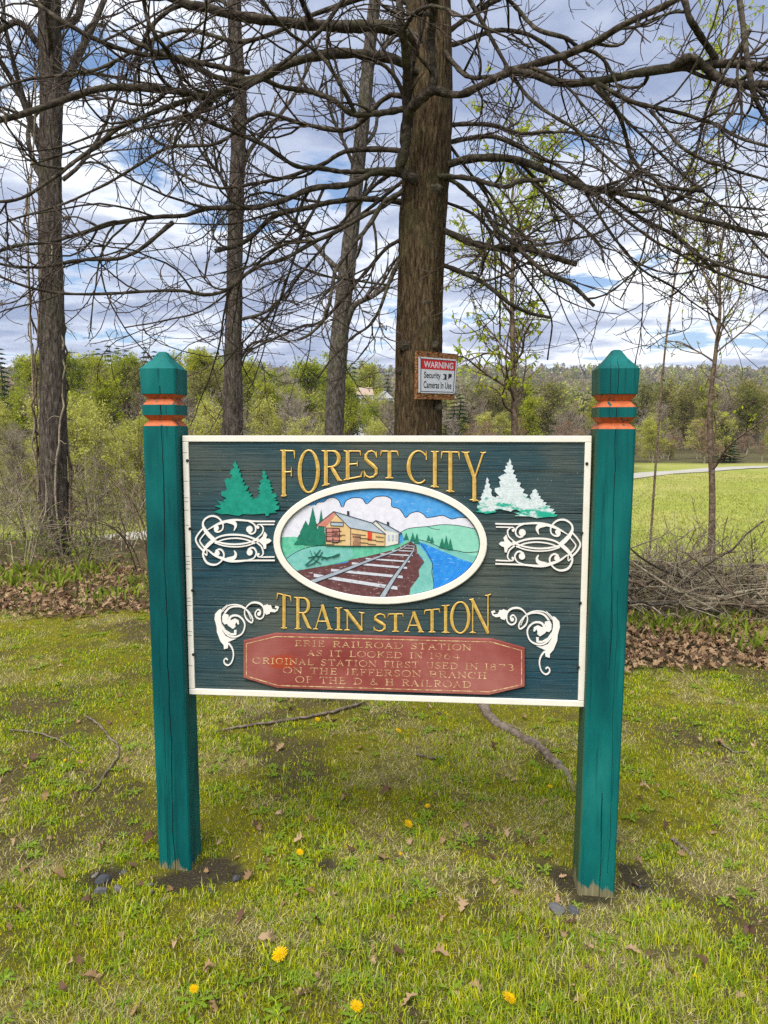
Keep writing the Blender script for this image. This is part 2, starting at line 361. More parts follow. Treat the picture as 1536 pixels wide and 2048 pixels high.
# ---- serif lettering: strokes of a carved alphabet, in the unit box
def arc(cx, cy, rx, ry, a0, a1, n=14):
    return [(cx + rx * math.cos(RAD(a0 + (a1 - a0) * k / n)), cy + ry * math.sin(RAD(a0 + (a1 - a0) * k / n))) for k in range(n + 1)]
T_, H_ = 1.0, 0.36        # thick, thin
def G(ch):
    """list of (points, widths, closed)"""
    st = lambda x, a=0.0, b=1.0, w_=T_: ([(x, a), (x, b)], [w_, w_])
    hz = lambda a, b, y, w_=H_: ([(a, y), (b, y)], [w_, w_])
    sf = lambda x, y, r=0.17: ([(x - r, y), (x, y + (0.02 if y < 0.5 else -0.02)), (x + r, y)], [0.22, 0.5, 0.22])
    if ch == 'F': return [st(0.3), sf(0.3, 0.015), sf(0.26, 0.985), hz(0.3, 0.93, 0.975), hz(0.3, 0.76, 0.52), ([(0.93, 0.99), (0.96, 0.8)], [0.5, 0.12]), ([(0.76, 0.62), (0.76, 0.42)], [0.2, 0.3])]
    if ch == 'E': return [st(0.25), sf(0.22, 0.985), sf(0.22, 0.015), hz(0.25, 0.88, 0.975), hz(0.25, 0.72, 0.52), hz(0.25, 0.92, 0.025), ([(0.87, 0.99), (0.9, 0.8)], [0.45, 0.12]), ([(0.73, 0.62), (0.73, 0.42)], [0.2, 0.3]), ([(0.9, 0.01), (0.98, 0.22)], [0.5, 0.12])]
    if ch == 'O': return [([(0.5 + 0.45 * math.cos(a), 0.5 + 0.485 * math.sin(a)) for a in np.linspace(0, 2 * math.pi, 33)], [0.38 + 0.62 * abs(math.cos(a)) for a in np.linspace(0, 2 * math.pi, 33)])]
    if ch == 'C': return [([(0.52 + 0.46 * math.cos(RAD(a)), 0.5 + 0.485 * math.sin(RAD(a))) for a in range(48, 315, 9)], [0.36 + 0.64 * abs(math.cos(RAD(a))) ** 1.3 * (1 if 90 < a < 270 else 0.3) for a in range(48, 315, 9)]), ([(0.86, 0.99), (0.87, 0.72)], [0.2, 0.35])]
    if ch == 'G': return G('C') + [st(0.82, 0.05, 0.42), sf(0.82, 0.42, 0.14)]
    if ch in 'RPB':
        bowl = [(0.25, 0.975), (0.55, 0.975)] + arc(0.55, 0.745, 0.28, 0.23, 80, -80) + [(0.55, 0.515), (0.25, 0.515)]
        bwd = [0.36, 0.36] + [0.4 + 0.6 * math.cos(RAD(80 - 160 * k / 14)) for k in range(15)] + [0.36, 0.36]
        g = [st(0.25), sf(0.22, 0.985), sf(0.25, 0.015), (bowl, bwd)]
        if ch == 'R': g += [([(0.50, 0.5), (0.62, 0.35), (0.84, 0.06), (0.98, 0.015)], [0.7, 1.0, 0.95, 0.25])]
        if ch == 'B': g += [([(0.55, 0.515)] + arc(0.55, 0.27, 0.36, 0.245, 80, -80) + [(0.25, 0.025)], [0.36] + [0.4 + 0.6 * math.cos(RAD(80 - 160 * k / 14)) for k in range(15)] + [0.36])]
        return g
    if ch == 'D': return [st(0.22), sf(0.2, 0.985), sf(0.2, 0.015), ([(0.22, 0.975), (0.45, 0.975)] + arc(0.45, 0.5, 0.48, 0.475, 85, -85) + [(0.45, 0.025), (0.22, 0.025)], [0.36, 0.36] + [0.4 + 0.6 * math.cos(RAD(85 - 170 * k / 14)) for k in range(15)] + [0.36, 0.36])]
    if ch == 'S': return [([(0.86, 0.80), (0.78, 0.93), (0.58, 0.985), (0.36, 0.95), (0.2, 0.82), (0.22, 0.67), (0.42, 0.56), (0.66, 0.45), (0.85, 0.33), (0.86, 0.16), (0.68, 0.04), (0.44, 0.015), (0.22, 0.08), (0.12, 0.22)], [0.25, 0.35, 0.4, 0.5, 0.75, 0.9, 1.0, 1.0, 0.9, 0.75, 0.5, 0.4, 0.35, 0.25]), ([(0.87, 0.97), (0.88, 0.74)], [0.2, 0.3]), ([(0.12, 0.02), (0.11, 0.26)], [0.2, 0.3])]
    if ch == 'T': return [st(0.5), sf(0.5, 0.015, 0.2), hz(0.1, 0.9, 0.975), ([(0.1, 0.99), (0.04, 0.8)], [0.5, 0.12]), ([(0.9, 0.99), (0.96, 0.8)], [0.5, 0.12])]
    if ch == 'I' or ch == '1': return [st(0.5), sf(0.5, 0.015, 0.4), sf(0.5, 0.985, 0.4)]
    if ch == 'Y': return [([(0.16, 0.97), (0.52, 0.47)], [1.0, 0.9]), ([(0.88, 0.97), (0.54, 0.47)], [0.5, 0.4]), st(0.52, 0.0, 0.47), sf(0.52, 0.015, 0.19), sf(0.16, 0.985, 0.16), sf(0.88, 0.985, 0.12)]
    if ch == 'A': return [([(0.14, 0.02), (0.50, 0.97)], [0.4, 0.42]), ([(0.47, 0.99), (0.86, 0.02)], [1.0, 1.0]), hz(0.25, 0.72, 0.33), sf(0.14, 0.015, 0.13), sf(0.86, 0.015, 0.15)]
    if ch == 'N': return [([(0.16, 0.0), (0.16, 0.97)], [0.42, 0.42]), ([(0.12, 0.97), (0.86, 0.03)], [1.0, 1.0]), ([(0.86, 0.0), (0.86, 0.98)], [0.42, 0.42]), sf(0.16, 0.015, 0.14), sf(0.1, 0.985, 0.1), sf(0.86, 0.985, 0.14)]
    if ch == 'L': return [st(0.25), sf(0.25, 0.985), sf(0.22, 0.015), hz(0.25, 0.9, 0.025), ([(0.9, 0.01), (0.96, 0.22)], [0.5, 0.12])]
    if ch == 'H': return [st(0.2), st(0.8), hz(0.2, 0.8, 0.52), sf(0.2, 0.985), sf(0.2, 0.015), sf(0.8, 0.985), sf(0.8, 0.015)]
    if ch == 'K': return [st(0.22), sf(0.22, 0.985), sf(0.22, 0.015), ([(0.85, 0.97), (0.3, 0.5)], [0.4, 0.4]), ([(0.42, 0.58), (0.9, 0.03)], [0.9, 0.9]), sf(0.85, 0.985, 0.12)]
    if ch == 'U': return [([(0.18, 0.97), (0.18, 0.3)] + arc(0.5, 0.3, 0.32, 0.28, 180, 360) + [(0.82, 0.97)], [1.0, 1.0] + [0.6] * 15 + [0.45]), sf(0.18, 0.985), sf(0.82, 0.985)]
    if ch == 'J': return [([(0.6, 0.97), (0.6, 0.2), (0.5, 0.03), (0.3, 0.0)], [1.0, 1.0, 0.7, 0.4]), sf(0.6, 0.985)]
    if ch == '9': return [([(0.5 + 0.36 * math.cos(a), 0.68 + 0.3 * math.sin(a)) for a in np.linspace(0, 2 * math.pi, 21)], [0.6] * 21), ([(0.86, 0.68), (0.8, 0.35), (0.5, 0.0)], [0.9, 0.8, 0.4])]
    if ch == '6': return [([(0.5 + 0.36 * math.cos(a), 0.32 + 0.3 * math.sin(a)) for a in np.linspace(0, 2 * math.pi, 21)], [0.6] * 21), ([(0.14, 0.32), (0.2, 0.65), (0.6, 1.0)], [0.9, 0.8, 0.4])]
    if ch == '8': return [([(0.5 + 0.28 * math.cos(a), 0.76 + 0.22 * math.sin(a)) for a in np.linspace(0, 2 * math.pi, 19)], [0.6] * 19), ([(0.5 + 0.36 * math.cos(a), 0.27 + 0.26 * math.sin(a)) for a in np.linspace(0, 2 * math.pi, 19)], [0.6] * 19)]
    if ch == '4': return [([(0.66, 0.0), (0.66, 1.0)], [0.8, 0.8]), ([(0.66, 0.98), (0.08, 0.3)], [0.4, 0.4]), hz(0.08, 0.92, 0.3)]
    if ch == '7': return [hz(0.1, 0.9, 0.95), ([(0.9, 0.95), (0.4, 0.0)], [0.8, 0.7])]
    if ch == '3': return [([(0.15, 0.9)] + arc(0.45, 0.75, 0.34, 0.23, 110, -80) + arc(0.45, 0.27, 0.4, 0.27, 80, -130), [0.5] * 31)]
    if ch == '&': return [([(0.95, 0.45), (0.8, 0.15), (0.5, 0.0), (0.2, 0.08), (0.12, 0.28), (0.3, 0.5), (0.55, 0.68), (0.6, 0.88), (0.45, 0.98), (0.3, 0.86), (0.4, 0.6), (0.7, 0.25), (1.0, 0.02)], [0.5] * 13)]
    return []
def stroke_px(mb, pts, wid, zfun, lift, ridge, cap=True):
    """a raised stroke with a ridge down its middle; pts/wid in photo pixels, zfun pixel -> sign (x,z)"""
    P = np.array(pts, float); n = len(P)
    T = np.gradient(P, axis=0); T /= np.linalg.norm(T, axis=1, keepdims=True) + 1e-9; Nn = np.stack([-T[:, 1], T[:, 0]], 1)
    i0 = len(mb.v)
    for k in range(n):
        h = max(wid[k], 0.4) / 2
        for q, (side, y) in enumerate(((-1, 0.0), (-1, -lift), (0, -lift - ridge * min(1, wid[k] / 8)), (1, -lift), (1, 0.0))):
            x, z = zfun(*(P[k] + Nn[k] * h * side)); mb.v.append((x, y, z))
    for k in range(n - 1):
        for q in range(4):
            a = i0 + k * 5 + q; mb.f.append((a, a + 1, a + 6, a + 5))
    mb.f.append(tuple(i0 + q for q in range(5))); mb.f.append(tuple(i0 + (n - 1) * 5 + q for q in (4, 3, 2, 1, 0)))
def letter(ch, box, thick, mat, parent, y0=0.0, lift=0.0022, ridge=0.0035, hmin=0.0, outline=True, zf=S, name='letter'):
    x0, x1, tl, tr, bl, br = box
    def mp(u, v_):
        return (x0 + (x1 - x0) * u, (bl + (br - bl) * u) * (1 - v_) + (tl + (tr - tl) * u) * v_)
    for pass_ in ((1, 0) if outline else (0,)):
        mb = MB(); j = 0
        for pts, wid in G(ch):
            pp = [mp(*p) for p in pts]
            if len(pp) == 2: pp = [pp[0], ((pp[0][0] + pp[1][0]) / 2, (pp[0][1] + pp[1][1]) / 2), pp[1]]; wid = [wid[0], (wid[0] + wid[1]) / 2, wid[1]]
            ww = [max(q * thick, hmin) + (2.2 if pass_ else 0) for q in wid]
            stroke_px(mb, pp, ww, zf, (0.0008 if pass_ else lift) + 0.00012 * j, 0.0 if pass_ else ridge); j += 1
        mb.v = [(x, y + y0, z) for x, y, z in mb.v]
        o = mb.build('letter_edge' if pass_ else name, M_edge if pass_ else mat, parent if pass_ or not outline else parent)
    return o
def cbox(l, ox, oy, s): return [ox + l[0] / s, ox + l[1] / s] + [oy + q / s for q in l[2:]]
for ch, b in (('F', (62, 178, 66, 68, 398, 384)), ('O', (200, 343, 66, 68, 374, 366)), ('R', (352, 508, 70, 72, 328, 286)), ('E', (508, 648, 72, 74, 284, 256)),
              ('S', (646, 758, 72, 74, 264, 264)), ('T', (766, 902, 73, 75, 268, 268)), ('C', (958, 1112, 72, 74, 300, 308)), ('I', (1116, 1186, 76, 76, 326, 334)), ('T', (1188, 1330, 76, 78, 356, 370)), ('Y', (1338, 1508, 78, 80, 415, 438))):
    letter(ch, cbox(b, 540, 880, 3.491), 7.6, M_gold, sign)
for ch, b in (('T', (42, 147, 30, 56, 274, 274)), ('R', (156, 280, 60, 68, 278, 278)), ('A', (286, 418, 112, 112, 280, 281)), ('I', (426, 490, 132, 132, 284, 285)), ('N', (495, 632, 145, 168, 286, 288)),
              ('S', (684, 780, 174, 174, 292, 292)), ('T', (782, 896, 174, 172, 294, 295)), ('A', (896, 1028, 160, 158, 297, 299)), ('T', (1025, 1140, 150, 138, 299, 300)), ('I', (1140, 1206, 118, 114, 302, 303)), ('O', (1206, 1334, 96, 90, 306, 308)), ('N', (1330, 1476, 76, 38, 304, 310))):
    letter(ch, cbox(b, 540, 1175, 3.339), 6.4, M_gold, sign)

# ---- red plaque with five lines of lettering
M_red = MT('faded barn-red plaque paint', 0.55, 0.35)
c = M_red.ramp(M_red.noise(3.2, 5, 0.6, 0.3), [(0.3, (0.18, 0.026, 0.020)), (0.48, (0.27, 0.062, 0.050)), (0.68, (0.36, 0.125, 0.105))])
c = M_red.mix(M_red.ramp(M_red.noise(26, 7, 0.75, 0.4), [(0.68, 0.0), (0.72, 0.6)]), c, (0.50, 0.22, 0.19))
c = M_red.mix(M_red.ramp(M_red.noise(40, 7, 0.75, 0.4, M_red.mapping((1, 1, 1), (5, 2, 1))), [(0.70, 0.0), (0.73, 0.9)]), c, (0.09, 0.012, 0.012))
x, y, z = M_red.sep(M_red.co())
ox, oz = S(566, 1322)
pd = M_red.math('ADD', M_red.math('POWER', M_red.math('MULTIPLY', M_red.math('SUBTRACT', x, ox), 13.0), 2.0), M_red.math('POWER', M_red.math('MULTIPLY', M_red.math('SUBTRACT', z, oz), 26.0), 2.0))
pd = M_red.math('ADD', pd, M_red.math('MULTIPLY', M_red.math('SUBTRACT', M_red.noise(25, 5, 0.7), 0.5), 2.2))
c = M_red.mix(M_red.ramp(pd, [(0.25, 0.85), (0.8, 0.0)]), c, (0.36, 0.045, 0.010))
M_red.base(c); M_red.bump(M_red.noise(1, 5, 0.7, 0.2, M_red.mapping((20, 20, 160))), 0.3, 0.002); M_red = M_red.m
def PQ(l, ox=480, oy=1250, s=2.648): return [(ox + a / s, oy + b / s) for a, b in l]
pl_out = [S(*p) for p in PQ([(22, 80), (190, 40), (1335, 70), (1507, 118), (1507, 322), (1320, 366), (200, 330), (22, 276)])]
mb = MB(); mb.poly(pl_out, 0.004, -0.0105); plaque = mb.build('plaque', M_red, sign, label='red eight-sided plaque with five lines of gold lettering'); bevel(plaque, 0.002, 2)
ring = PQ([(38, 95), (195, 57), (1330, 86), (1490, 132), (1490, 312), (1318, 349), (205, 316), (38, 266)]); ring.append(ring[0])
for k in range(8):
    mb = MB(); stroke_px(mb, [ring[k], ((ring[k][0] + ring[k + 1][0]) / 2, (ring[k][1] + ring[k + 1][1]) / 2), ring[k + 1]], [1.5] * 3, S, 0.0006, 0.0005)
    mb.v = [(x, y - 0.0105, z) for x, y, z in mb.v]; mb.build('pinstripe', M_gold2, plaque)
WID = {'I': 0.5, 'E': 0.85, 'F': 0.8, 'S': 0.8, 'L': 0.85, '1': 0.45, 'J': 0.6, 'O': 1.12, 'D': 1.1, 'C': 1.02, 'N': 1.05, 'H': 1.1, '&': 1.0, ' ': 0.62}
for txt, xa, xb, ta, ba, tb, bb in (('ERIE RAILROAD STATION', 293, 1224, 77, 107, 100, 131), ('AS IT LOOKED IN 1964', 358, 1166, 128, 158, 148, 179), ('ORIGINAL STATION FIRST USED IN 1873', 70, 1452, 168, 199, 205, 238),
                                    ('ON THE JEFFERSON BRANCH', 230, 1306, 218, 250, 248, 281), ('OF THE D & H RAILROAD', 296, 1224, 267, 300, 295, 328)):
    tot = sum(WID.get(ch, 1.0) + 0.16 for ch in txt) - 0.16; xx = 0.0
    for ch in txt:
        wd = WID.get(ch, 1.0)
        if ch != ' ':
            u0, u1 = xx / tot, (xx + wd) / tot; f = lambda a, b, u: a + (b - a) * u
            letter(ch, cbox((f(xa, xb, u0), f(xa, xb, u1), f(ta, tb, u0), f(ta, tb, u1), f(ba, bb, u0), f(ba, bb, u1)), 480, 1250, 2.648), 1.3, M_gold2, plaque, -0.0105, 0.0005, 0.0004, 0.95, False)
        xx += wd + 0.16

# ---- oval picture
oc = S(761, 1085); ax = (S(974, 1085)[0] - S(548, 1085)[0]) / 2; az = (S(761, 962)[1] - S(761, 1207.5)[1]) / 2
oc = ((S(974, 1085)[0] + S(548, 1085)[0]) / 2, (S(761, 962)[1] + S(761, 1207.5)[1]) / 2)
ix, iz = ax - 0.0262, az - 0.0275
def ell(a, b, n=72): return [(oc[0] + a * math.cos(2 * math.pi * k / n), oc[1] + b * math.sin(2 * math.pi * k / n)) for k in range(n)]
mb = MB(); o_, i_ = ell(ax, az), ell(ix, iz); n = 72
prof = [(o_, 0.002), (o_, -0.010), (ell(ax - 0.003, az - 0.003), -0.012), (ell(ix + 0.002, iz + 0.002), -0.012), (i_, -0.010), (i_, 0.002)]
for pts, yv in prof: mb.v += [(p[0], yv, p[1]) for p in pts]
for j in range(5): mb.f += [(j * n + k, j * n + (k + 1) % n, (j + 1) * n + (k + 1) % n, (j + 1) * n + k) for k in range(n)]
mb.build('oval_frame', M_cream, sign, label='cream oval frame round the painted train picture')
CLIP = ell(ix + 0.0006, iz + 0.0006, 64)
def clip(poly):
    out_ = [tuple(p) for p in poly]
    for k in range(len(CLIP)):
        a, b = CLIP[k], CLIP[(k + 1) % len(CLIP)]; inp, out_ = out_, []
        if not inp: return []
        side = lambda p: (b[0] - a[0]) * (p[1] - a[1]) - (b[1] - a[1]) * (p[0] - a[0])
        for q in range(len(inp)):
            p, r = inp[q - 1], inp[q]; sp_, sr = side(p), side(r)
            if (sp_ >= 0) != (sr >= 0): t = sp_ / (sp_ - sr); out_.append((p[0] + t * (r[0] - p[0]), p[1] + t * (r[1] - p[1])))
            if sr >= 0: out_.append(r)
    o2 = []
    for p in out_:
        if not o2 or abs(p[0] - o2[-1][0]) + abs(p[1] - o2[-1][1]) > 1e-5: o2.append(p)
    return o2
PM = {}
for nm, a, b, wr in (('sky', (0.045, 0.26, 0.62), (0.09, 0.36, 0.70), (0.30, 0.45, 0.62)), ('cloud', (0.62, 0.62, 0.69), (0.74, 0.73, 0.77), (0.42, 0.45, 0.47)), ('hill', (0.20, 0.53, 0.39), (0.27, 0.60, 0.47), (0.40, 0.66, 0.56)),
                     ('meadow', (0.06, 0.40, 0.24), (0.17, 0.52, 0.36), (0.30, 0.55, 0.42)), ('bank', (0.13, 0.42, 0.37), (0.21, 0.50, 0.44), (0.3, 0.55, 0.5)), ('river', (0.015, 0.19, 0.62), (0.03, 0.28, 0.70), (0.25, 0.47, 0.75)),
                     ('ballast', (0.085, 0.030, 0.030), (0.15, 0.062, 0.062), (0.42, 0.33, 0.33)), ('tie', (0.50, 0.53, 0.58), (0.62, 0.63, 0.67), (0.04, 0.05, 0.07)), ('rail', (0.28, 0.33, 0.39), (0.40, 0.44, 0.49), (0.08, 0.09, 0.1)),
                     ('wall', (0.64, 0.42, 0.17), (0.70, 0.50, 0.26), (0.30, 0.20, 0.09)), ('roof', (0.33, 0.41, 0.49), (0.45, 0.51, 0.57), (0.6, 0.62, 0.64)), ('salmon', (0.50, 0.18, 0.13), (0.58, 0.26, 0.21), (0.25, 0.1, 0.08)),
                     ('pale', (0.62, 0.60, 0.52), (0.7, 0.68, 0.62), (0.3, 0.3, 0.28)), ('door', (0.40, 0.20, 0.10), (0.55, 0.31, 0.19), (0.2, 0.1, 0.05)), ('red', (0.58, 0.05, 0.02), (0.62, 0.07, 0.03), (0.3, 0.03, 0.02)),
                     ('pine', (0.010, 0.13, 0.085), (0.016, 0.20, 0.12), (0.10, 0.30, 0.22)), ('line', (0.012, 0.016, 0.02), (0.03, 0.035, 0.04), None)):
    PM[nm] = flat_paint('picture ' + nm + ' paint', a, b, 45, wr, 0.63 if nm not in ('river', 'ballast', 'tie', 'sky') else 0.585)
mb = MB(); mb.poly(ell(ix, iz), 0.003, -0.0020); picture = mb.build('picture', PM['sky'], sign, label='painted oval scene of a small yellow station beside railroad tracks and a river')
LY = [0.0]
def QC(l): return [S(540 + a / 3.4133, 950 + b / 3.4133) for a, b in l]
def piece(name, mat, pts):
    LY[0] += 0.00011; p = clip(QC(pts))
    if len(p) < 3: return
    mb = MB(); mb.poly(p, -0.0018, -0.0024 - LY[0]); return mb.build(name, PM[mat], picture)
def pline(pts, wd=3.0, name='ink_line', mat='line', straight=False):
    if straight:
        for a_, b_ in zip(pts[:-1], pts[1:]): pline([a_, b_], wd, name, mat)
        return
    LY[0] += 0.00003; wl_ = wd if isinstance(wd, (list, tuple)) else [wd] * len(pts)
    C = catmull([(*p, q) for p, q in zip(pts, wl_)], 5); P = C[:, :2]; T = np.gradient(P, axis=0); T /= np.linalg.norm(T, axis=1, keepdims=True) + 1e-9
    N2 = np.stack([-T[:, 1], T[:, 0]], 1) * C[:, 2:3] / 2
    poly = np.vstack([P + N2, (P - N2)[::-1]])
    p = clip(QC(poly.tolist()))
    if len(p) < 3: return
    mb = MB(); mb.poly(p, -0.0018, -0.0026 - LY[0]); return mb.build(name, PM[mat], picture)
def pine(cx, top, bot, hw, n=5):
    l, r = [], []
    for k in range(n):
        t = (k + 1) / n; y = top + (bot - top) * t; r += [(cx + hw * t, y), (cx + hw * t * 0.72, y - (bot - top) * 0.03)]; l += [(cx - hw * t, y), (cx - hw * t * 0.72, y - (bot - top) * 0.03)]
    piece('pine', 'pine', [(cx, top)] + r[:-1] + l[:-1][::-1])
cl_top = [(80, 330), (140, 262), (230, 212), (310, 205), (328, 187), (370, 182), (392, 162), (430, 153), (468, 172), (488, 214), (504, 212), (520, 176), (570, 155), (628, 160), (656, 196), (682, 182), (720, 150), (790, 145), (828, 166), (832, 214), (880, 230), (906, 260), (928, 290), (960, 262), (1010, 250), (1050, 270), (1070, 290), (1120, 285), (1180, 276), (1240, 300), (1290, 290), (1350, 296), (1400, 330)]
piece('cloud', 'cloud', [(60, 440)] + cl_top + [(1410, 380), (1300, 352), (1080, 356), (890, 395), (400, 440)])
pline(cl_top[3:], 5)
piece('hill', 'hill', [(890, 392), (950, 364), (1080, 350), (1180, 338), (1290, 345), (1450, 375), (1450, 620), (1300, 575), (1150, 520), (1020, 445), (925, 445)])
pline([(885, 395), (950, 364), (1080, 350), (1180, 338), (1290, 345), (1420, 372)], 4); pline([(1070, 350), (1110, 365), (1160, 373)], 3)
piece('meadow', 'meadow', [(60, 425), (170, 420), (380, 470), (560, 488), (780, 485), (890, 468), (930, 440), (965, 455), (850, 512), (640, 562), (540, 582), (340, 630), (180, 665), (60, 620)])
piece('meadow', 'bank', [(90, 560), (200, 510), (330, 485), (480, 500), (560, 500), (570, 560), (340, 626), (185, 650), (120, 610)])
pline([(115, 568), (180, 525), (270, 490), (380, 480)], 4)
piece('riverbank', 'bank', [(1000, 440), (1100, 462), (1200, 500), (1300, 528), (1450, 560), (1450, 620), (1390, 604), (1300, 574), (1150, 525), (1030, 462)])
pline([(1020, 440), (1100, 465), (1190, 505), (1270, 515), (1340, 528), (1430, 522)], 4)
piece('river', 'river', [(1020, 455), (1080, 480), (1200, 530), (1300, 572), (1390, 602), (1450, 600), (1400, 760), (1118, 800), (1115, 700), (1110, 610), (1070, 530)])
piece('riverbank', 'bank', [(930, 440), (1000, 460), (1040, 500), (1105, 600), (1115, 700), (1120, 785), (1100, 850), (945, 850), (960, 760), (1010, 690), (1012, 640), (1055, 600), (1040, 560), (1003, 530), (1000, 480)])
pline([(1030, 465), (1075, 530), (1110, 605), (1105, 660), (1118, 740), (1115, 790)], 4)
piece('ballast', 'ballast', [(170, 655), (340, 625), (530, 595), (545, 575), (640, 560), (850, 508), (960, 452), (1000, 480), (1005, 530), (1052, 590), (1015, 650), (1020, 690), (960, 770), (945, 860), (600, 860), (260, 730)])
for a, b, th in (((300, 684), (870, 772), 24), ((418, 648), (906, 696), 19), ((560, 602), (936, 634), 15), ((655, 570), (955, 591), 11), ((755, 538), (975, 549), 9), ((835, 514), (985, 520), 7), ((890, 497), (985, 501), 5), ((915, 482), (980, 484), 4)):
    piece('railroad_tie', 'tie', [(a[0], a[1] - th / 2), (b[0], b[1] - th / 2), (b[0], b[1] + th / 2), (a[0], a[1] + th / 2)])
    pline([(a[0] + 4, a[1] + th / 2), ((a[0] + b[0]) / 2, (a[1] + b[1]) / 2 + th / 2), (b[0], b[1] + th / 2)], 2.5)
pline([(270, 735), (480, 660), (700, 575), (880, 508), (945, 472)], [34, 27, 18, 11, 7]); pline([(270, 733), (480, 658), (700, 573), (880, 507), (945, 471)], [24, 19, 12, 7, 4], 'rail', 'rail')
pline([(755, 850), (840, 712), (920, 600), (975, 520), (985, 480)], [44, 32, 22, 13, 8]); pline([(755, 850), (840, 712), (920, 600), (975, 520), (985, 480)], [32, 22, 15, 8, 4], 'rail', 'rail')
pine(350, 236, 475, 42); pine(293, 218, 478, 62, 6); pine(245, 310, 472, 82, 4)
for q in ((930, 393, 438, 18), (975, 390, 450, 20), (1003, 396, 466, 20), (1083, 408, 445, 15), (1106, 420, 458, 14), (1175, 428, 494, 22), (1203, 411, 497, 20), (1231, 431, 508, 20)): pine(*q, 3)
piece('station_wall', 'wall', [(380, 350), (440, 262), (552, 362), (552, 482), (380, 478)])
piece('station_wall', 'wall', [(552, 358), (790, 402), (786, 482), (552, 483)])
piece('station_wall', 'pale', [(700, 327), (722, 314), (792, 378), (882, 396), (878, 466), (786, 486), (788, 400)])
piece('station_roof', 'roof', [(436, 248), (700, 326), (792, 402), (545, 358), (450, 268)])
piece('station_roof', 'roof', [(722, 308), (800, 340), (902, 398), (880, 398), (790, 376)])
piece('gable_trim', 'salmon', [(314, 342), (436, 246), (452, 266), (384, 352)])
piece('name_board', 'roof', [(416, 318), (502, 322), (502, 347), (416, 343)])
piece('door', 'salmon', [(388, 360), (476, 363), (474, 458), (388, 452)]); pline([(388, 360), (476, 363), (474, 458), (388, 452), (388, 360)], 6, straight=True)
pline([(432, 364), (431, 452)], 3); pline([(392, 405), (472, 408)], 3)
piece('door', 'door', [(565, 402), (622, 408), (620, 480), (565, 480)])
for k in range(6): pline([(568 + k * 9, 478), (590 + k * 6, 408)], 2.2)
pline([(560, 400), (655, 411)], 4)
piece('shutter', 'red', [(668, 382), (698, 384), (696, 446), (668, 446)])
for xw in (806, 832, 858): piece('window', 'roof', [(xw, 405), (xw + 13, 404), (xw + 13, 446), (xw, 446)])
piece('chimney', 'line', [(528, 244), (541, 246), (541, 280), (528, 276)]); piece('chimney', 'line', [(799, 318), (813, 320), (813, 346), (799, 342)])
for l in ([(436, 247), (700, 326), (792, 402)], [(545, 358), (792, 402)], [(436, 247), (545, 357), (552, 362)], [(552, 360), (552, 482)], [(380, 350), (380, 478), (552, 483), (786, 483)], [(786, 402), (786, 483)], [(314, 342), (436, 247)], [(722, 308), (800, 340), (902, 398)], [(700, 326), (722, 309), (790, 376)], [(880, 398), (878, 466)], [(416, 318), (502, 322), (502, 347), (416, 343), (416, 318)]): pline(l, 3.0, straight=True)
for k in range(11): pline([(384 + (k % 3) * 40, 470 - k * 9), (440 + (k % 4) * 25, 470 - k * 9)], 1.6)
for k in range(12): pline([(565 + (k * 53) % 160, 400 + 18 + (k % 6) * 10), (620 + (k * 53) % 160, 404 + 18 + (k % 6) * 10)], 1.6)
for l in ([(240, 612), (300, 560), (345, 505)], [(300, 520), (330, 560), (300, 605)], [(260, 560), (330, 550), (400, 560), (470, 535)], [(275, 510), (300, 570), (350, 600)], [(360, 520), (310, 590), (250, 618)], [(350, 575), (370, 560), (385, 572), (405, 556), (430, 556)], [(430, 560), (470, 545), (475, 530)]): pline(l, 1.1, mat='pine')
# dark seam between picture and frame
LY[0] += 0.0002
seam = [(oc[0] + (ix - 0.001) * math.cos(t), oc[1] + (iz - 0.001) * math.sin(t)) for t in np.linspace(0, 2 * math.pi, 73)]
mb = MB()
for k in range(72):
    a, b = seam[k], seam[k + 1]; s_ = 0.9925
    ai, bi = (oc[0] + (a[0] - oc[0]) * s_, oc[1] + (a[1] - oc[1]) * s_), (oc[0] + (b[0] - oc[0]) * s_, oc[1] + (b[1] - oc[1]) * s_)
    yq = -0.0030 - LY[0]; mb.quad((a[0], yq, a[1]), (b[0], yq, b[1]), (bi[0], yq, bi[1]), (ai[0], yq, ai[1]))
mb.build('ink_line', PM['line'], picture)

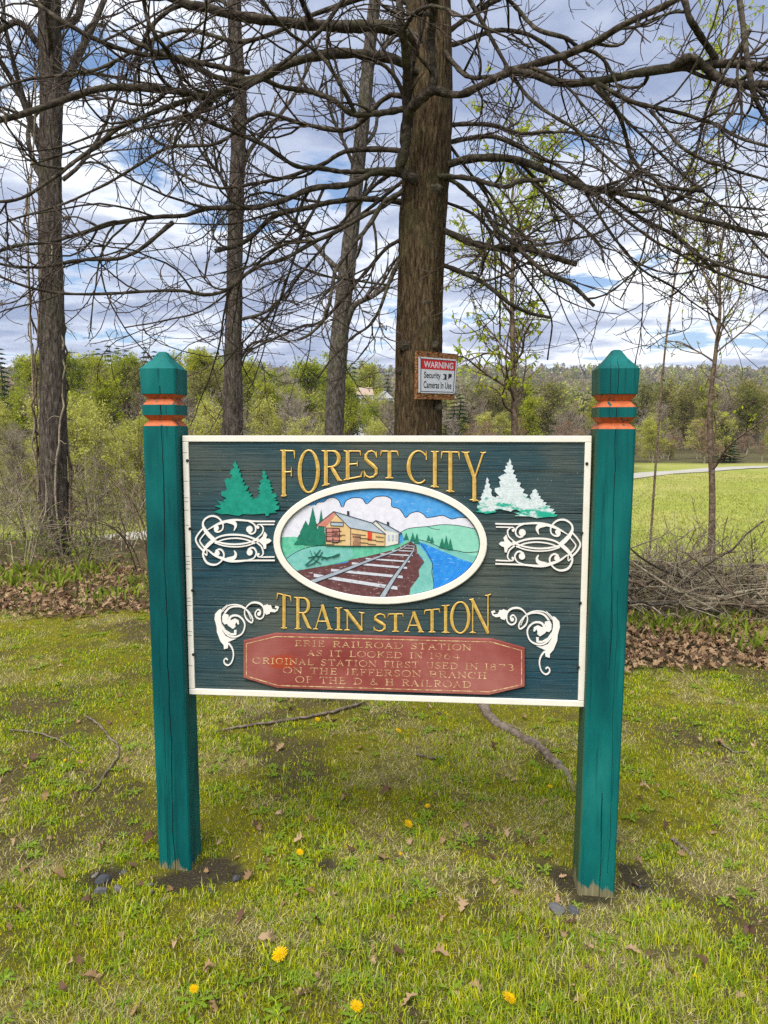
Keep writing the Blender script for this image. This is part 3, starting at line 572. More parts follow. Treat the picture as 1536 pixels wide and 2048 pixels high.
# ---- white scrolls, pines
class Orn:
    def __init__(s, ox, oy, sc): s.o = (ox, oy, sc); s.polys = []; s.k = 0
    def cv(s, pts, wd):
        wl_ = wd if isinstance(wd, list) else [wd] * len(pts)
        C = catmull([(*p, q) for p, q in zip(pts, wl_)], 6); P = C[:, :2]; T = np.gradient(P, axis=0); T /= np.linalg.norm(T, axis=1, keepdims=True) + 1e-9
        N2 = np.stack([-T[:, 1], T[:, 0]], 1) * np.maximum(C[:, 2:3], 7) / 2
        L_, R_ = P + N2, P - N2
        s.polys.append(('strip', L_, R_))
    def pg(s, pts): s.polys.append(('poly', pts))
    def blob(s, x, y, r): s.pg([(x + r * math.cos(t * math.pi / 6), y + 1.05 * r * math.sin(t * math.pi / 6)) for t in range(12)])
    def build(s, name, mat, parent, mirror=None, label=None, th=0.0045):
        mb = MB(); ox, oy, sc = s.o
        def q(p):
            x, z = S(ox + p[0] / sc, oy + p[1] / sc); return (mirror - x, z) if mirror is not None else (x, z)
        for k, pl in enumerate(s.polys):
            yv = -th - 0.00013 * k
            if pl[0] == 'poly': mb.poly([q(p) for p in pl[1]], 0.0, yv)
            else:
                A, B = [q(p) for p in pl[1]], [q(p) for p in pl[2]]; n = len(A); i0 = len(mb.v)
                for a, b in zip(A, B): mb.v += [(a[0], 0.0, a[1]), (a[0], yv, a[1]), (b[0], yv, b[1]), (b[0], 0.0, b[1])]
                for j in range(n - 1):
                    for e in range(3): u = i0 + j * 4 + e; mb.f.append((u, u + 1, u + 5, u + 4))
                mb.f.append((i0, i0 + 1, i0 + 2, i0 + 3)); e = i0 + (n - 1) * 4; mb.f.append((e + 3, e + 2, e + 1, e))
        o = mb.build(name, mat, parent)
        if label: o['label'] = label
        return o
A = Orn(370, 1010, 7.68)
A.cv([(1385, 250), (1100, 250), (960, 240), (800, 228), (680, 242), (560, 272), (450, 322), (350, 382)], [22, 22, 24, 30, 40, 42, 26, 12])
A.cv([(445, 530), (380, 470), (310, 380), (280, 300), (300, 230), (360, 182), (420, 168), (490, 182), (550, 230), (588, 300), (580, 370), (530, 408), (480, 400), (455, 360)], [56, 58, 48, 30, 26, 28, 27, 24, 22, 20, 20, 24, 34, 20]); A.blob(487, 352, 38)
A.cv([(660, 248), (750, 270), (782, 320), (755, 395)], [50, 62, 40, 8])
A.cv([(960, 238), (1050, 282), (1090, 342), (1080, 410), (1030, 440), (985, 420)], [20, 20, 22, 22, 26, 30]); A.blob(994, 372, 50)
A.cv([(1375, 298), (1180, 298), (1122, 302), (1110, 335), (1130, 362)], 17); A.blob(1126, 342, 20)
A.cv([(1160, 298), (1205, 350), (1190, 430), (1120, 500), (1060, 545)], [14, 20, 20, 20, 20])
A.cv([(430, 550), (520, 490), (640, 460), (780, 455), (920, 470), (1050, 512), (1140, 560)], 25); A.cv([(470, 580), (600, 528), (780, 508), (950, 532), (1080, 590)], 19)
A.cv([(430, 540), (520, 568), (640, 594), (780, 602), (930, 586), (1060, 550), (1140, 520)], 23); A.cv([(460, 575), (600, 622), (780, 640), (950, 622), (1085, 575)], 19)
A.cv([(275, 365), (205, 450), (172, 530), (215, 625), (300, 715)], 23); A.cv([(315, 430), (270, 485), (235, 545), (275, 620), (345, 690)], 17); A.cv([(345, 690), (340, 770), (300, 735)], 14)
A.cv([(440, 540), (350, 622), (292, 712), (290, 790), (340, 880), (420, 915), (500, 905), (570, 850), (605, 770), (580, 702), (530, 678), (480, 702)], [56, 52, 30, 26, 28, 26, 24, 22, 22, 22, 24, 30]); A.blob(500, 738, 40)
A.cv([(350, 682), (450, 762), (560, 812), (680, 850), (800, 860), (960, 850), (1150, 848), (1385, 848)], [12, 24, 36, 42, 32, 24, 22, 22])
A.cv([(650, 832), (755, 808), (785, 752), (760, 695)], [50, 56, 34, 8])
A.cv([(960, 850), (1060, 812), (1102, 732), (1070, 667), (1020, 655), (975, 690)], [20, 20, 22, 22, 26, 30]); A.blob(1000, 724, 46)
A.cv([(1380, 796), (1180, 796), (1122, 780), (1125, 742)], 17); A.blob(1132, 756, 18)
A.cv([(1165, 796), (1207, 740), (1180, 640), (1105, 570)], [14, 20, 20, 20])
A.pg([(1130, 548), (1200, 480), (1225, 408), (1266, 460), (1250, 515), (1300, 518), (1332, 550), (1296, 580), (1256, 595), (1250, 668), (1218, 672), (1203, 610)])
MIRR = S(767.5, 1085)[0] * 2
A.build('scrollwork', M_white, sign, None, 'white scroll ornament below the solid green pines'); A.build('scrollwork', M_white, sign, MIRR, 'white scroll ornament below the flaking pale pines')
B = Orn(400, 1170, 7.68)
B.cv([(440, 885), (498, 970), (518, 1070), (490, 1180), (430, 1230), (382, 1200), (374, 1150), (402, 1125), (430, 1150)], [22, 22, 20, 20, 20, 20, 18, 18, 18])
B.pg([(330, 368), (290, 380), (236, 440), (228, 520), (260, 640), (265, 720), (318, 860), (370, 922), (372, 982), (432, 965), (440, 905), (432, 872), (560, 820), (480, 820), (400, 785), (352, 705), (330, 600), (318, 480)])
B.cv([(420, 302), (342, 382), (316, 480), (330, 600), (380, 710), (460, 780), (560, 790), (650, 740), (690, 640), (680, 560), (620, 490), (550, 465), (480, 482), (440, 545)], [10, 16, 18, 20, 24, 26, 24, 22, 22, 22, 22, 26, 32, 36])
B.pg([(372, 430), (440, 460), (446, 500), (420, 520), (480, 538), (540, 512), (598, 545), (606, 602), (580, 600), (565, 565), (545, 600), (550, 640), (512, 672), (440, 622), (420, 592), (382, 602), (348, 560), (346, 480)])
B.pg([(345, 600), (400, 690), (480, 742), (530, 740), (528, 690), (566, 690), (562, 762), (500, 772), (430, 742), (368, 690)])
B.cv([(385, 425), (450, 352), (540, 325), (650, 338), (740, 400), (798, 480), (815, 540), (790, 575), (722, 520), (690, 440), (702, 360), (760, 292), (830, 266), (920, 282), (980, 342), (990, 420), (970, 490), (920, 518), (868, 490), (852, 430), (890, 375), (930, 400), (932, 440)], [30, 28, 26, 22, 18, 18, 20, 20, 20, 18, 16, 22, 26, 26, 24, 20, 20, 20, 20, 20, 18, 18, 18]); B.blob(910, 440, 28)
B.cv([(345, 410), (430, 318), (540, 298), (640, 320), (720, 378), (788, 520)], [10, 14, 14, 12, 10, 10])
B.pg([(985, 312), (1040, 294), (1060, 315), (1090, 305), (1116, 370), (1170, 380), (1188, 352), (1152, 345), (1162, 318), (1216, 335), (1196, 390), (1150, 416), (1085, 406), (1075, 436), (1020, 452), (998, 420)])
B.build('flourish', M_white, sign); B.build('flourish', M_white, sign, MIRR)
M_pineA = flat_paint('teal-green pine paint', (0.003, 0.20, 0.135), (0.012, 0.29, 0.20), 38, (0.12, 0.48, 0.36), 0.64)
mm = MT('flaking pale pine paint', 0.7, 0.2); f1 = mm.noise(30, 7, 0.75, 0.3, mm.mapping((0.6, 1, 1.8))); hz_ = mm.sep(mm.co())[2]
lo = mm.math('ADD', mm.math('MULTIPLY', mm.math('SUBTRACT', S(1020, 990)[1], hz_), 2.2), f1)
c = mm.mix(mm.ramp(mm.noise(140, 4, 0.7), [(0.4, 0.0), (0.62, 0.55)]), (0.66, 0.72, 0.72), (0.33, 0.42, 0.41)); c = mm.mix(mm.ramp(lo, [(0.60, 0.0), (0.66, 1.0)]), c, (0.015, 0.36, 0.24))
mm.base(c); mm.bump(f1, 0.4, 0.003); M_pineB = mm.m
Cc = Orn(420, 900, 9.6)
Cc.pg([(505, 200), (440, 285), (475, 340), (410, 375), (385, 450), (440, 500), (400, 515), (420, 570), (340, 540), (280, 575), (310, 640), (300, 660), (330, 740), (310, 780), (220, 795), (230, 870), (330, 930), (260, 960), (290, 1010), (140, 970), (220, 1050), (90, 1070), (230, 1120), (130, 1160), (90, 1190), (220, 1230), (340, 1225), (450, 1245), (560, 1262), (640, 1225), (800, 1235), (950, 1225), (1065, 1215), (1075, 1262), (1130, 1260), (1140, 1210), (1290, 1200), (1240, 1165), (1330, 1130), (1335, 1070), (1260, 1060), (1330, 1000), (1240, 970), (1300, 935), (1220, 930), (1290, 890), (1260, 835), (1180, 830), (1210, 800), (1170, 760), (1220, 740), (1160, 700), (1180, 650), (1140, 640), (1170, 600), (1130, 570), (1080, 555), (1110, 490), (1060, 460), (1080, 440), (1040, 390), (1010, 410), (1020, 470), (1000, 500), (1030, 550), (950, 595), (990, 640), (950, 690), (960, 720), (910, 745), (970, 780), (930, 800), (970, 835), (915, 890), (960, 900), (820, 940), (830, 905), (770, 890), (820, 840), (740, 830), (770, 790), (690, 790), (750, 700), (690, 680), (650, 690), (680, 620), (620, 620), (650, 560), (590, 510), (610, 450), (560, 430), (580, 365), (530, 350), (545, 300), (510, 270)])
Cc.build('pine_cutout', M_pineA, sign, None, 'pair of solid teal-green pine cutouts', 0.005)
Dd = Orn(940, 900, 8.084)
Dd.pg([(640, 135), (665, 190), (660, 230), (695, 260), (680, 310), (720, 330), (690, 380), (745, 410), (730, 450), (765, 465), (750, 510), (820, 530), (800, 590), (830, 610), (880, 640), (850, 690), (940, 725), (900, 775), (930, 770), (990, 800), (965, 735), (1010, 690), (1005, 660), (1055, 630), (1090, 660), (1080, 690), (1110, 700), (1100, 740), (1140, 745), (1130, 780), (1190, 815), (1170, 840), (1240, 850), (1210, 890), (1300, 905), (1270, 940), (1360, 955), (1330, 990), (1385, 1000), (1350, 1030), (1410, 1045), (1390, 1075), (1240, 1080), (1080, 1100), (960, 1070), (720, 1065), (780, 1040), (710, 1010), (830, 1010), (750, 960), (690, 965), (660, 995), (630, 985), (560, 970), (480, 955), (400, 960), (425, 1000), (340, 1015), (260, 1030), (200, 1010), (100, 1000), (150, 970), (110, 930), (120, 890), (160, 880), (130, 845), (190, 800), (170, 770), (190, 740), (190, 710), (220, 690), (215, 650), (240, 630), (240, 570), (260, 550), (255, 510), (275, 440), (305, 490), (290, 520), (325, 560), (310, 600), (355, 640), (340, 690), (355, 740), (420, 770), (430, 740), (480, 750), (400, 670), (400, 620), (490, 600), (470, 510), (500, 490), (455, 440), (530, 400), (560, 380), (600, 385), (540, 330), (580, 310), (570, 260), (610, 250), (590, 210), (625, 200)])
Dd.build('pine_cutout', M_pineB, sign, None, 'three pale flaking pine cutouts with green patches', 0.005)

# ---- posts
def post(xb, xt, wd, zs, mat, lab):
    """zs: shaft top, groove neck, band bottom, band top, neck, block bottom, block top, apex"""
    yc = -0.045 + wd / 2
    cxx = lambda z: xb + (xt - xb) * z / 2.0
    def loft(name, secs, parent, m):
        mb = MB()
        for z, h in secs:
            x = cxx(z); ch = min(0.006, h * 0.2)
            mb.v += [(x + a, yc + b, z) for a, b in ((-h + ch, -h), (h - ch, -h), (h, -h + ch), (h, h - ch), (h - ch, h), (-h + ch, h), (-h, h - ch), (-h, -h + ch))]
        for j in range(len(secs) - 1): mb.f += [(j * 8 + k, j * 8 + (k + 1) % 8, (j + 1) * 8 + (k + 1) % 8, (j + 1) * 8 + k) for k in range(8)]
        mb.f.append(tuple(range(7, -1, -1))); e = (len(secs) - 1) * 8; mb.f.append(tuple(e + k for k in range(8)))
        return mb.build(name, m, parent)
    h = wd / 2; nk = h - 0.019; zst, n1, bb, bt, n2, cb, ct, ap = zs
    p = loft('post', [(-0.35, h)] + [(z, h) for z in np.linspace(0.05, zst, 9)], sign, mat); p['label'] = lab
    loft('groove', [(zst - 0.0005, h - 0.001), (n1, nk), (bb + 0.0005, h - 0.001)], p, M_orange)
    loft('band', [(bb, h), (bt, h)], p, mat)
    loft('groove', [(bt - 0.0005, h - 0.001), (n2, nk), (cb + 0.0005, h - 0.001)], p, M_orange)
    loft('cap', [(cb, h), (cb + 0.002, h + 0.0015), (ct, h + 0.003), (ct + (ap - ct) * 0.55, h * 0.52), (ap - 0.003, 0.016), (ap, 0.010)], p, mat)
post(-0.8425, -0.853, 0.133, (1.800, 1.822, 1.841, 1.880, 1.903, 1.919, 2.015, 2.082), M_postL, 'teal post with one long dark check down its face')
post(0.8205, 0.8455, 0.138, (1.788, 1.809, 1.830, 1.866, 1.888, 1.911, 2.003, 2.074), M_postR, 'teal post with algae-stained side and worn bare foot')

# ================================================================== ground
def around(p, x, y, rx, ry): return np.exp(-(((x - p[0]) / rx) ** 2 + ((y - p[1]) / ry) ** 2))
DIRT = [(ghit(365, 1765), 0.12, 0.07), (ghit(440, 1738), 0.09, 0.08), (ghit(205, 1760), 0.06, 0.08), (ghit(1270, 1762), 0.075, 0.10), (ghit(1190, 1800), 0.09, 0.05), (ghit(1130, 1760), 0.06, 0.1),
        (ghit(650, 1730), 0.05, 0.04)]
def fields(x, y):
    moss = fbm(x, y, 1.5, 4, 21) + 0.10 * np.exp(-((x + 1.2) ** 2 / 1.2 + (y - 4.6) ** 2 / 1.2)) + 0.08 * np.exp(-((x - 2.2) ** 2 / 0.4 + (y - 5.0) ** 2 / 0.4)); tuft = fbm(x, y, 3.6, 4, 33); straw = fbm(x, y, 2.3, 4, 45) + 0.09 * np.exp(-((x - 1.7) ** 2 / 0.5 + (y - 3.2) ** 2 / 1.6)) + 0.07 * np.exp(-((x + 1.1) ** 2 / 0.3 + (y - 2.4) ** 2 / 0.1)) - 0.05; dirt = np.zeros_like(x)
    nd_ = fbm(x, y, 9, 4, 8) - 0.5
    for p, rx, ry in DIRT: dirt = np.maximum(dirt, sstep((around(p, x, y, rx * 1.15, ry * 1.15) * 1.15 + nd_ * 1.1 - 0.30) / 0.3) * (around(p, x, y, rx * 1.6, ry * 1.6) > 0.25))
    dirt = np.maximum(dirt, sstep((fbm(x, y, 11, 4, 71) - 0.63) / 0.08) * 0.45)
    edge = 7.0 + 0.8 * (fbm(x, y, 0.9, 3, 77) - 0.5)
    lit = sstep((y - edge) / 0.5) * sstep((-x - 1.4 + (y - 7) * 0.1) / 0.8)                         # leaf litter under the vine-wrapped tree
    lit = np.maximum(lit, sstep((y - 5.55 - 0.5 * (fbm(x, y, 1.2, 3, 55) - 0.5)) / 0.3) * sstep((x - 1.6) / 0.35))     # and before the brush pile
    lit = np.maximum(lit, sstep((y - 7.6) / 0.5) * 0.8) * (1 - sstep((y - 14) / 4))
    return moss, tuft, straw, dirt, lit
xs = np.concatenate([np.arange(-4.6, 4.601, 0.046)]); g_ = 4.6 * np.exp(np.linspace(0.02, math.log(3200 / 4.6), 62)); xs = np.concatenate([-g_[::-1], xs, g_])
ys = np.concatenate([np.linspace(-40, 1.3, 12), np.arange(1.4, 9.6, 0.042), 9.6 * np.exp(np.linspace(0.004, math.log(4200 / 9.6), 120))])
GX, GY = np.meshgrid(xs, ys); GZ = gh(GX, GY)
moss, tuft, straw, dirt, lit = fields(GX, GY)
lerp = lambda a, b, t: a * (1 - t[..., None]) + np.array(b) * t[..., None]
c = np.ones(GX.shape + (3,)) * np.array([0.10, 0.075, 0.03])
c = lerp(c, (0.19, 0.175, 0.012), sstep((moss - 0.42) / 0.2)); c = lerp(c, (0.09, 0.11, 0.015), sstep((tuft - 0.5) / 0.14) * 0.8); c = lerp(c, (0.24, 0.19, 0.085), sstep((straw - 0.5) / 0.14) * 0.8)
c = lerp(c, (0.045, 0.032, 0.024), np.clip(dirt, 0, 1)); c = lerp(c, (0.12, 0.082, 0.055), lit * 0.85)
fld = sstep((GY - 15) / 5); fn = sstep((fbm(GX, GY * 0.6, 0.3, 5, 91)[..., None] - .3) / .4); fcol = np.array([0.29, 0.34, 0.05]) * (1 - fn) + np.array([0.42, 0.40, 0.12]) * fn
c = c * (1 - fld[..., None]) + fcol * fld[..., None]
# woodland floor beyond the field
wood = np.maximum(sstep((GY - 74) / 5), sstep((GY - 23 - 1.2 * np.maximum(GX + 6, 0)) / 2) * sstep((4 - GX + GY * 0.28) / 2))
c = lerp(c, (0.10, 0.085, 0.04), wood)
nx_, ny_ = len(xs), len(ys); idx = np.arange(nx_ * ny_).reshape(ny_, nx_)
F = np.stack([idx[:-1, :-1], idx[:-1, 1:], idx[1:, 1:], idx[1:, :-1]], -1).reshape(-1, 4)
mg = MT('mossy lawn and soil', 0.95, 0.1)
cc = mg.attr(); f = mg.noise(38, 6, 0.75); f2 = mg.noise(150, 4, 0.7); f3 = mg.noise(0.9, 5, 0.6)
cc = mg.mix(mg.ramp(f, [(0.35, 0.55), (0.55, 0.0)]), cc, mg.mix(0.75, cc, (0.02, 0.017, 0.01)))
cc = mg.mix(mg.ramp(f2, [(0.5, 0.0), (0.72, 0.55)]), cc, mg.mix(0.5, cc, (0.42, 0.38, 0.2)))
cc = mg.mix(mg.ramp(f3, [(0.35, 0.25), (0.65, 0.0)]), cc, (0.05, 0.07, 0.012))
mg.base(cc); mg.bump(mg.math('ADD', f, mg.math('MULTIPLY', f2, 0.5)), 0.9, 0.02)
me = mesh_np('ground', np.stack([GX, GY, GZ], -1).reshape(-1, 3), [F], mg.m, c.reshape(-1, 3), True)
mobj('ground', me, None, kind='structure', label='mossy lawn falling away to a mown field and wooded hills')

# gravel trail across the field
tp = catmull([(-60, 15), (-30, 17.5), (-16, 18.6), (-8.5, 20.5), (-3, 26), (5, 37), (17, 53.5), (24, 61), (38, 70), (70, 82), (120, 92)], 14)
Tn = np.gradient(tp, axis=0); Tn /= np.linalg.norm(Tn, axis=1, keepdims=True); Nn = np.stack([-Tn[:, 1], Tn[:, 0]], 1)
rows = []
for k in (-1.0, -0.33, 0.33, 1.0):
    q = tp + Nn * 1.25 * k; rows.append(np.stack([q[:, 0], q[:, 1], gh(q[:, 0], q[:, 1]) + 0.05 + 0.03 * (1 - k * k)], 1))
V = np.stack(rows, 1).reshape(-1, 3); n = len(tp); idx = np.arange(n * 4).reshape(n, 4)
F = np.stack([idx[:-1, :-1], idx[:-1, 1:], idx[1:, 1:], idx[1:, :-1]], -1).reshape(-1, 4)
mt = MT('pale crushed-stone trail', 0.95, 0.1); mt.base(mt.mix(mt.ramp(mt.noise(0.6, 6, 0.7), [(0.4, 0.0), (0.65, 1.0)]), (0.36, 0.34, 0.29), (0.45, 0.43, 0.38)))
mobj('path', mesh_np('path', V, [F], mt.m, None, True), None, kind='structure', label='pale gravel trail crossing the mown field')

# ------------------------------------------------------------------ grass
def scatter(N, y0, y1, p, spread=0.56, pad=0.5):
    yy = np.linspace(y0, y1, 600); pdf = yy ** -p * (2 * (spread * yy + pad)); cdf = np.cumsum(pdf); cdf /= cdf[-1]
    y = np.interp(rng.random(N), cdf, yy); x = (rng.random(N) * 2 - 1) * (spread * y + pad); return x, y
def blades(x, y, h, wd, lean, cols, seg=2):
    """bent blades: seg 2 -> quad + triangle, seg 1 -> one triangle"""
    N = len(x); z = gh(x, y) - 0.003; a = rng.random(N) * 2 * math.pi; b = a + math.pi / 2 + rng.normal(0, 0.4, N)
    base = np.stack([x, y, z], 1); d = np.stack([np.cos(a), np.sin(a), 0 * a], 1) * (wd / 2)[:, None]; ln = np.stack([np.cos(b), np.sin(b), 0 * b], 1)
    tip = base + ln * (h * lean)[:, None]; tip[:, 2] += h * np.sqrt(np.maximum(1 - lean ** 2, 0.05))
    if seg == 1:
        V = np.stack([base - d, base + d, tip], 1); idx = np.arange(N * 3).reshape(N, 3); return V.reshape(-1, 3), [idx], np.repeat(cols, 3, 0)
    mid = base + ln * (h * lean * 0.35)[:, None]; mid[:, 2] += h * 0.6
    V = np.stack([base - d, base + d, mid - d * 0.75, mid + d * 0.75, tip], 1); i = np.arange(N)[:, None] * 5
    return V.reshape(-1, 3), [i + np.array([[0, 1, 3, 2]]), i + np.array([[2, 3, 4]])], np.repeat(cols, 5, 0)
ml = MT('grass blades'); ml.leafy(ml.attr(), 0.3); M_grass = ml.m
CLUMPS = [(765, 1790, .14, 1.2), (1065, 1900, .2, 1.4), (850, 1690, .07, 1.6), (580, 1960, .2, 1.0), (730, 1970, .25, 1.0), (1300, 1880, .18, 1.2), (1440, 1960, .25, 1.3), (1000, 1960, .3, 1.0), (420, 1790, .1, .7), (190, 1900, .2, .9), (950, 1520, .3, .9), (600, 1560, .3, .7), (1120, 1560, .2, 1.1), (160, 1620, .3, .5), (860, 1640, .2, .8), (650, 1660, .12, 1.0), (1250, 2020, .3, 1.2), (1500, 1700, .3, .7), (300, 2000, .3, .8), (1340, 1540, .3, .6), (480, 1450, .25, .5)]
CLUMPS = [(ghit(a, b), r, s) for a, b, r, s in CLUMPS]
def grassy(x, y):
    v = np.zeros_like(x)
    for p, r, s in CLUMPS: v = np.maximum(v, s * np.exp(-((x - p[0]) ** 2 + (y - p[1]) ** 2 * 0.6) / (r * r)))
    return v
def keep(x, y, prob): return rng.random(len(x)) < prob
parts, colsL = [], []
def addb(r): parts.append((r[0], r[1])); colsL.append(r[2])
# green grass in tufts: blades fan out from shared crowns
x, y = scatter(62000, 1.75, 11, 1.5); mo, tu, stw, di, li = fields(x, y); cl = grassy(x, y)
k = keep(x, y, np.clip(0.07 + 0.88 * sstep((tu - 0.48) / 0.09) + 0.6 * cl, 0, 1) * (1 - np.clip(di * 1.4, 0, 1)) * (1 - 0.93 * li)); x, y, tu, cl = x[k], y[k], tu[k], cl[k]
n0 = len(x); nb_ = 9; hue = rng.random(n0); big = 0.6 + 0.8 * rng.random(n0) ** 2; sp_ = rng.normal(0, 1, (n0 * nb_, 2)) * (0.010 + 0.002 * np.repeat(y, nb_))[:, None]
rp_ = lambda q: np.repeat(q, nb_); x, y, tu, cl, hue, big = rp_(x) + sp_[:, 0], rp_(y) + sp_[:, 1], rp_(tu), rp_(cl), rp_(hue), rp_(big); N = len(x); t = np.clip(hue + rng.normal(0, .18, N), 0, 1); u = rng.random(N)
cg = np.stack([0.17 + 0.36 * t, 0.31 + 0.22 * t, 0.010 + 0.022 * u], 1) * (0.6 + 0.7 * rng.random(N))[:, None]
st_ = rng.random(N) < 0.12; cg[st_] = np.array([0.64, 0.56, 0.26]) * (0.6 + 0.5 * rng.random(st_.sum()))[:, None]
addb(blades(x, y, (0.008 + 0.016 * rng.random(N) + 0.008 * sstep((tu - 0.5) / 0.15) + 0.034 * cl * rng.random(N)) * big, (0.0018 + 0.00055 * y) * (0.6 + 0.7 * rng.random(N)), np.clip(rng.normal(0.52, 0.24, N), 0.05, 0.96), cg))
# dry thatch, lying flat
x, y = scatter(300000, 1.75, 10, 1.5); mo, tu, stw, di, li = fields(x, y)
k = keep(x, y, np.clip(0.08 + 0.75 * sstep((stw - 0.47) / 0.09), 0, 1) * (1 - np.clip(di * 1.2, 0, 0.93)) * (1 - 0.8 * li)); x, y = x[k], y[k]; N = len(x)
cs = np.array([[0.68, 0.59, 0.29]]) * (0.4 + 0.75 * rng.random((N, 1))) * np.array([[1, 1, 1]]) + np.stack([0 * x, 0.03 * rng.random(N), 0 * x], 1)
addb(blades(x, y, 0.018 + 0.03 * rng.random(N), (0.0017 + 0.0004 * y) * (0.7 + 0.6 * rng.random(N)), np.clip(rng.normal(0.88, 0.1, N), 0.5, 0.98), cs, 1))
# moss fuzz
x, y = scatter(420000, 1.75, 10, 1.4); mo, tu, stw, di, li = fields(x, y)
k = keep(x, y, np.clip(0.28 + 0.72 * sstep((mo - 0.43) / 0.09), 0, 1) * (1 - np.clip(di * 1.2, 0, 0.95)) * (1 - 0.9 * li)); x, y = x[k], y[k]; N = len(x)
t = rng.random((N, 1)); cm = (np.array([[0.24, 0.27, 0.014]]) * (1 - t) + np.array([[0.58, 0.52, 0.025]]) * t) * (0.7 + 0.5 * rng.random((N, 1)))
addb(blades(x, y, 0.006 + 0.011 * rng.random(N), (0.0030 + 0.0009 * y), np.clip(rng.normal(0.4, 0.25, N), 0, 0.95), cm, 1))
# taller tangle at the lawn's far edge and tufts over the mown field
x, y = scatter(26000, 7.2, 15, 0.6, 0.62); k = keep(x, y, np.clip(fbm(x, y, 0.9, 3, 5) * 1.6 - 0.45, 0.05, 1)); x, y = x[k], y[k]; N = len(x)
ce = np.where(rng.random((N, 1)) < 0.55, np.array([[0.13, 0.19, 0.03]]), np.array([[0.30, 0.25, 0.12]])) * (0.6 + 0.7 * rng.random((N, 1)))
addb(blades(x, y, 0.06 + 0.2 * rng.random(N) ** 2, 0.008 + 0.006 * rng.random(N), np.clip(rng.normal(0.5, 0.25, N), 0, 0.95), ce))
x, y = scatter(90000, 15, 60, 1.3, 0.55); N = len(x); t = fbm(x, y, 0.4, 3, 14)[:, None]
ce = (np.array([[0.30, 0.36, 0.05]]) * (1 - t) + np.array([[0.50, 0.46, 0.15]]) * t) * (0.75 + 0.5 * rng.random((N, 1)))
addb(blades(x, y, 0.05 + 0.09 * rng.random(N), 0.03 + 0.03 * rng.random(N), np.clip(rng.normal(0.6, 0.25, N), 0, 0.95), ce, 1))
V, Fs = joinm(parts)
mobj('grass', mesh_np('grass', V, Fs, M_grass, np.concatenate(colsL)), None, kind='stuff', label='short patchy lawn grass, dry thatch and yellow-green moss', category='grass')

# ------------------------------------------------------------------ fallen leaves
OUT = [(0, .02), (.2, .18), (.29, .08), (.42, .34), (.52, .13), (.66, .36), (.75, .13), (.87, .2), (1, .0)]
def leaf_mesh(seed):
    r = np.random.default_rng(seed); pts = []
    up = [(a, b * (0.8 + 0.4 * r.random())) for a, b in OUT]; dn = [(a + r.normal(0, .01), -b * (0.8 + 0.4 * r.random())) for a, b in OUT]
    V = np.array([(a - 0.5, b, 0) for a, b in up] + [(a - 0.5, b, 0) for a, b in dn] + [(a - 0.5, 0, 0) for a, _ in OUT]); n = len(OUT)
    cu, cv, tw = r.normal(0.0, 0.9), abs(r.normal(1.5, 1.1)), r.normal(0, 0.8)
    V[:, 2] = cu * V[:, 0] ** 2 + cv * V[:, 1] ** 2 * (1 + tw * V[:, 0]) + tw * 0.5 * V[:, 0] * V[:, 1] + 0.05 * np.sin(9 * V[:, 0] + seed)
    V[:, 2] -= V[:, 2].min()
    i = np.arange(n - 1); F = np.concatenate([np.stack([2 * n + i, 2 * n + i + 1, i + 1, i], 1), np.stack([n + i, n + i + 1, 2 * n + i + 1, 2 * n + i], 1)])
    return V, F
LV = [leaf_mesh(s) for s in range(10)]
mf = MT('dry oak leaf', 0.85, 0.15); lc = mf.attr(); mf.leafy(mf.mix(mf.ramp(mf.noise(60, 4, 0.6), [(0.4, 0.35), (0.6, 0.0)]), lc, (0.10, 0.06, 0.04)), 0.12); M_leaf = mf.m
def rotm(N, tilt):
    az = rng.random(N) * 2 * math.pi; t = rng.normal(0, tilt, N); s = rng.normal(0, tilt, N)
    c1, s1, c2, s2, c3, s3 = np.cos(az), np.sin(az), np.cos(t), np.sin(t), np.cos(s), np.sin(s); Z = np.zeros(N); O = np.ones(N)
    Rz = np.stack([np.stack([c1, -s1, Z], 1), np.stack([s1, c1, Z], 1), np.stack([Z, Z, O], 1)], 1)
    Ry = np.stack([np.stack([c2, Z, s2], 1), np.stack([Z, O, Z], 1), np.stack([-s2, Z, c2], 1)], 1)
    Rx = np.stack([np.stack([O, Z, Z], 1), np.stack([Z, c3, -s3], 1), np.stack([Z, s3, c3], 1)], 1)
    return Rz @ Ry @ Rx
def leafcol(N):
    t = rng.random((N, 1)); u = rng.random((N, 1)) < 0.25
    cl_ = np.array([[0.26, 0.155, 0.075]]) * (1 - t) + np.array([[0.46, 0.32, 0.19]]) * t
    return np.where(u, np.array([[0.13, 0.075, 0.05]]), cl_) * (0.7 + 0.5 * rng.random((N, 1)))
def patch(n_, x0, x1, y0, y1):
    x = x0 + (x1 - x0) * rng.random(n_); y = y0 + (y1 - y0) * rng.random(n_) ** 1.2; k = keep(x, y, np.clip(fields(x, y)[4] * 1.6, 0, 1) ** 0.6); return x[k], y[k]
pp_ = [patch(3400, 1.5, 4.6, 5.35, 7.2), patch(3600, -5.6, -1.1, 6.6, 9.6), patch(1300, -8, 6, 7.3, 12)]; x = np.concatenate([q[0] for q in pp_]); y = np.concatenate([q[1] for q in pp_])
x2, y2 = scatter(420, 2.2, 7, 1.2); x, y = np.concatenate([x, x2]), np.concatenate([y, y2])
N = len(x); R = rotm(N, 0.4); cl_ = leafcol(N); sz = np.concatenate([0.035 + 0.065 * rng.random(max(N - 420, 0)), 0.018 + 0.03 * rng.random(420)]); z = gh(x, y); parts = []; cs = []
lift = np.concatenate([0.01 + 0.03 * rng.random(max(N - 420, 0)), 0.006 + 0.01 * rng.random(420)])
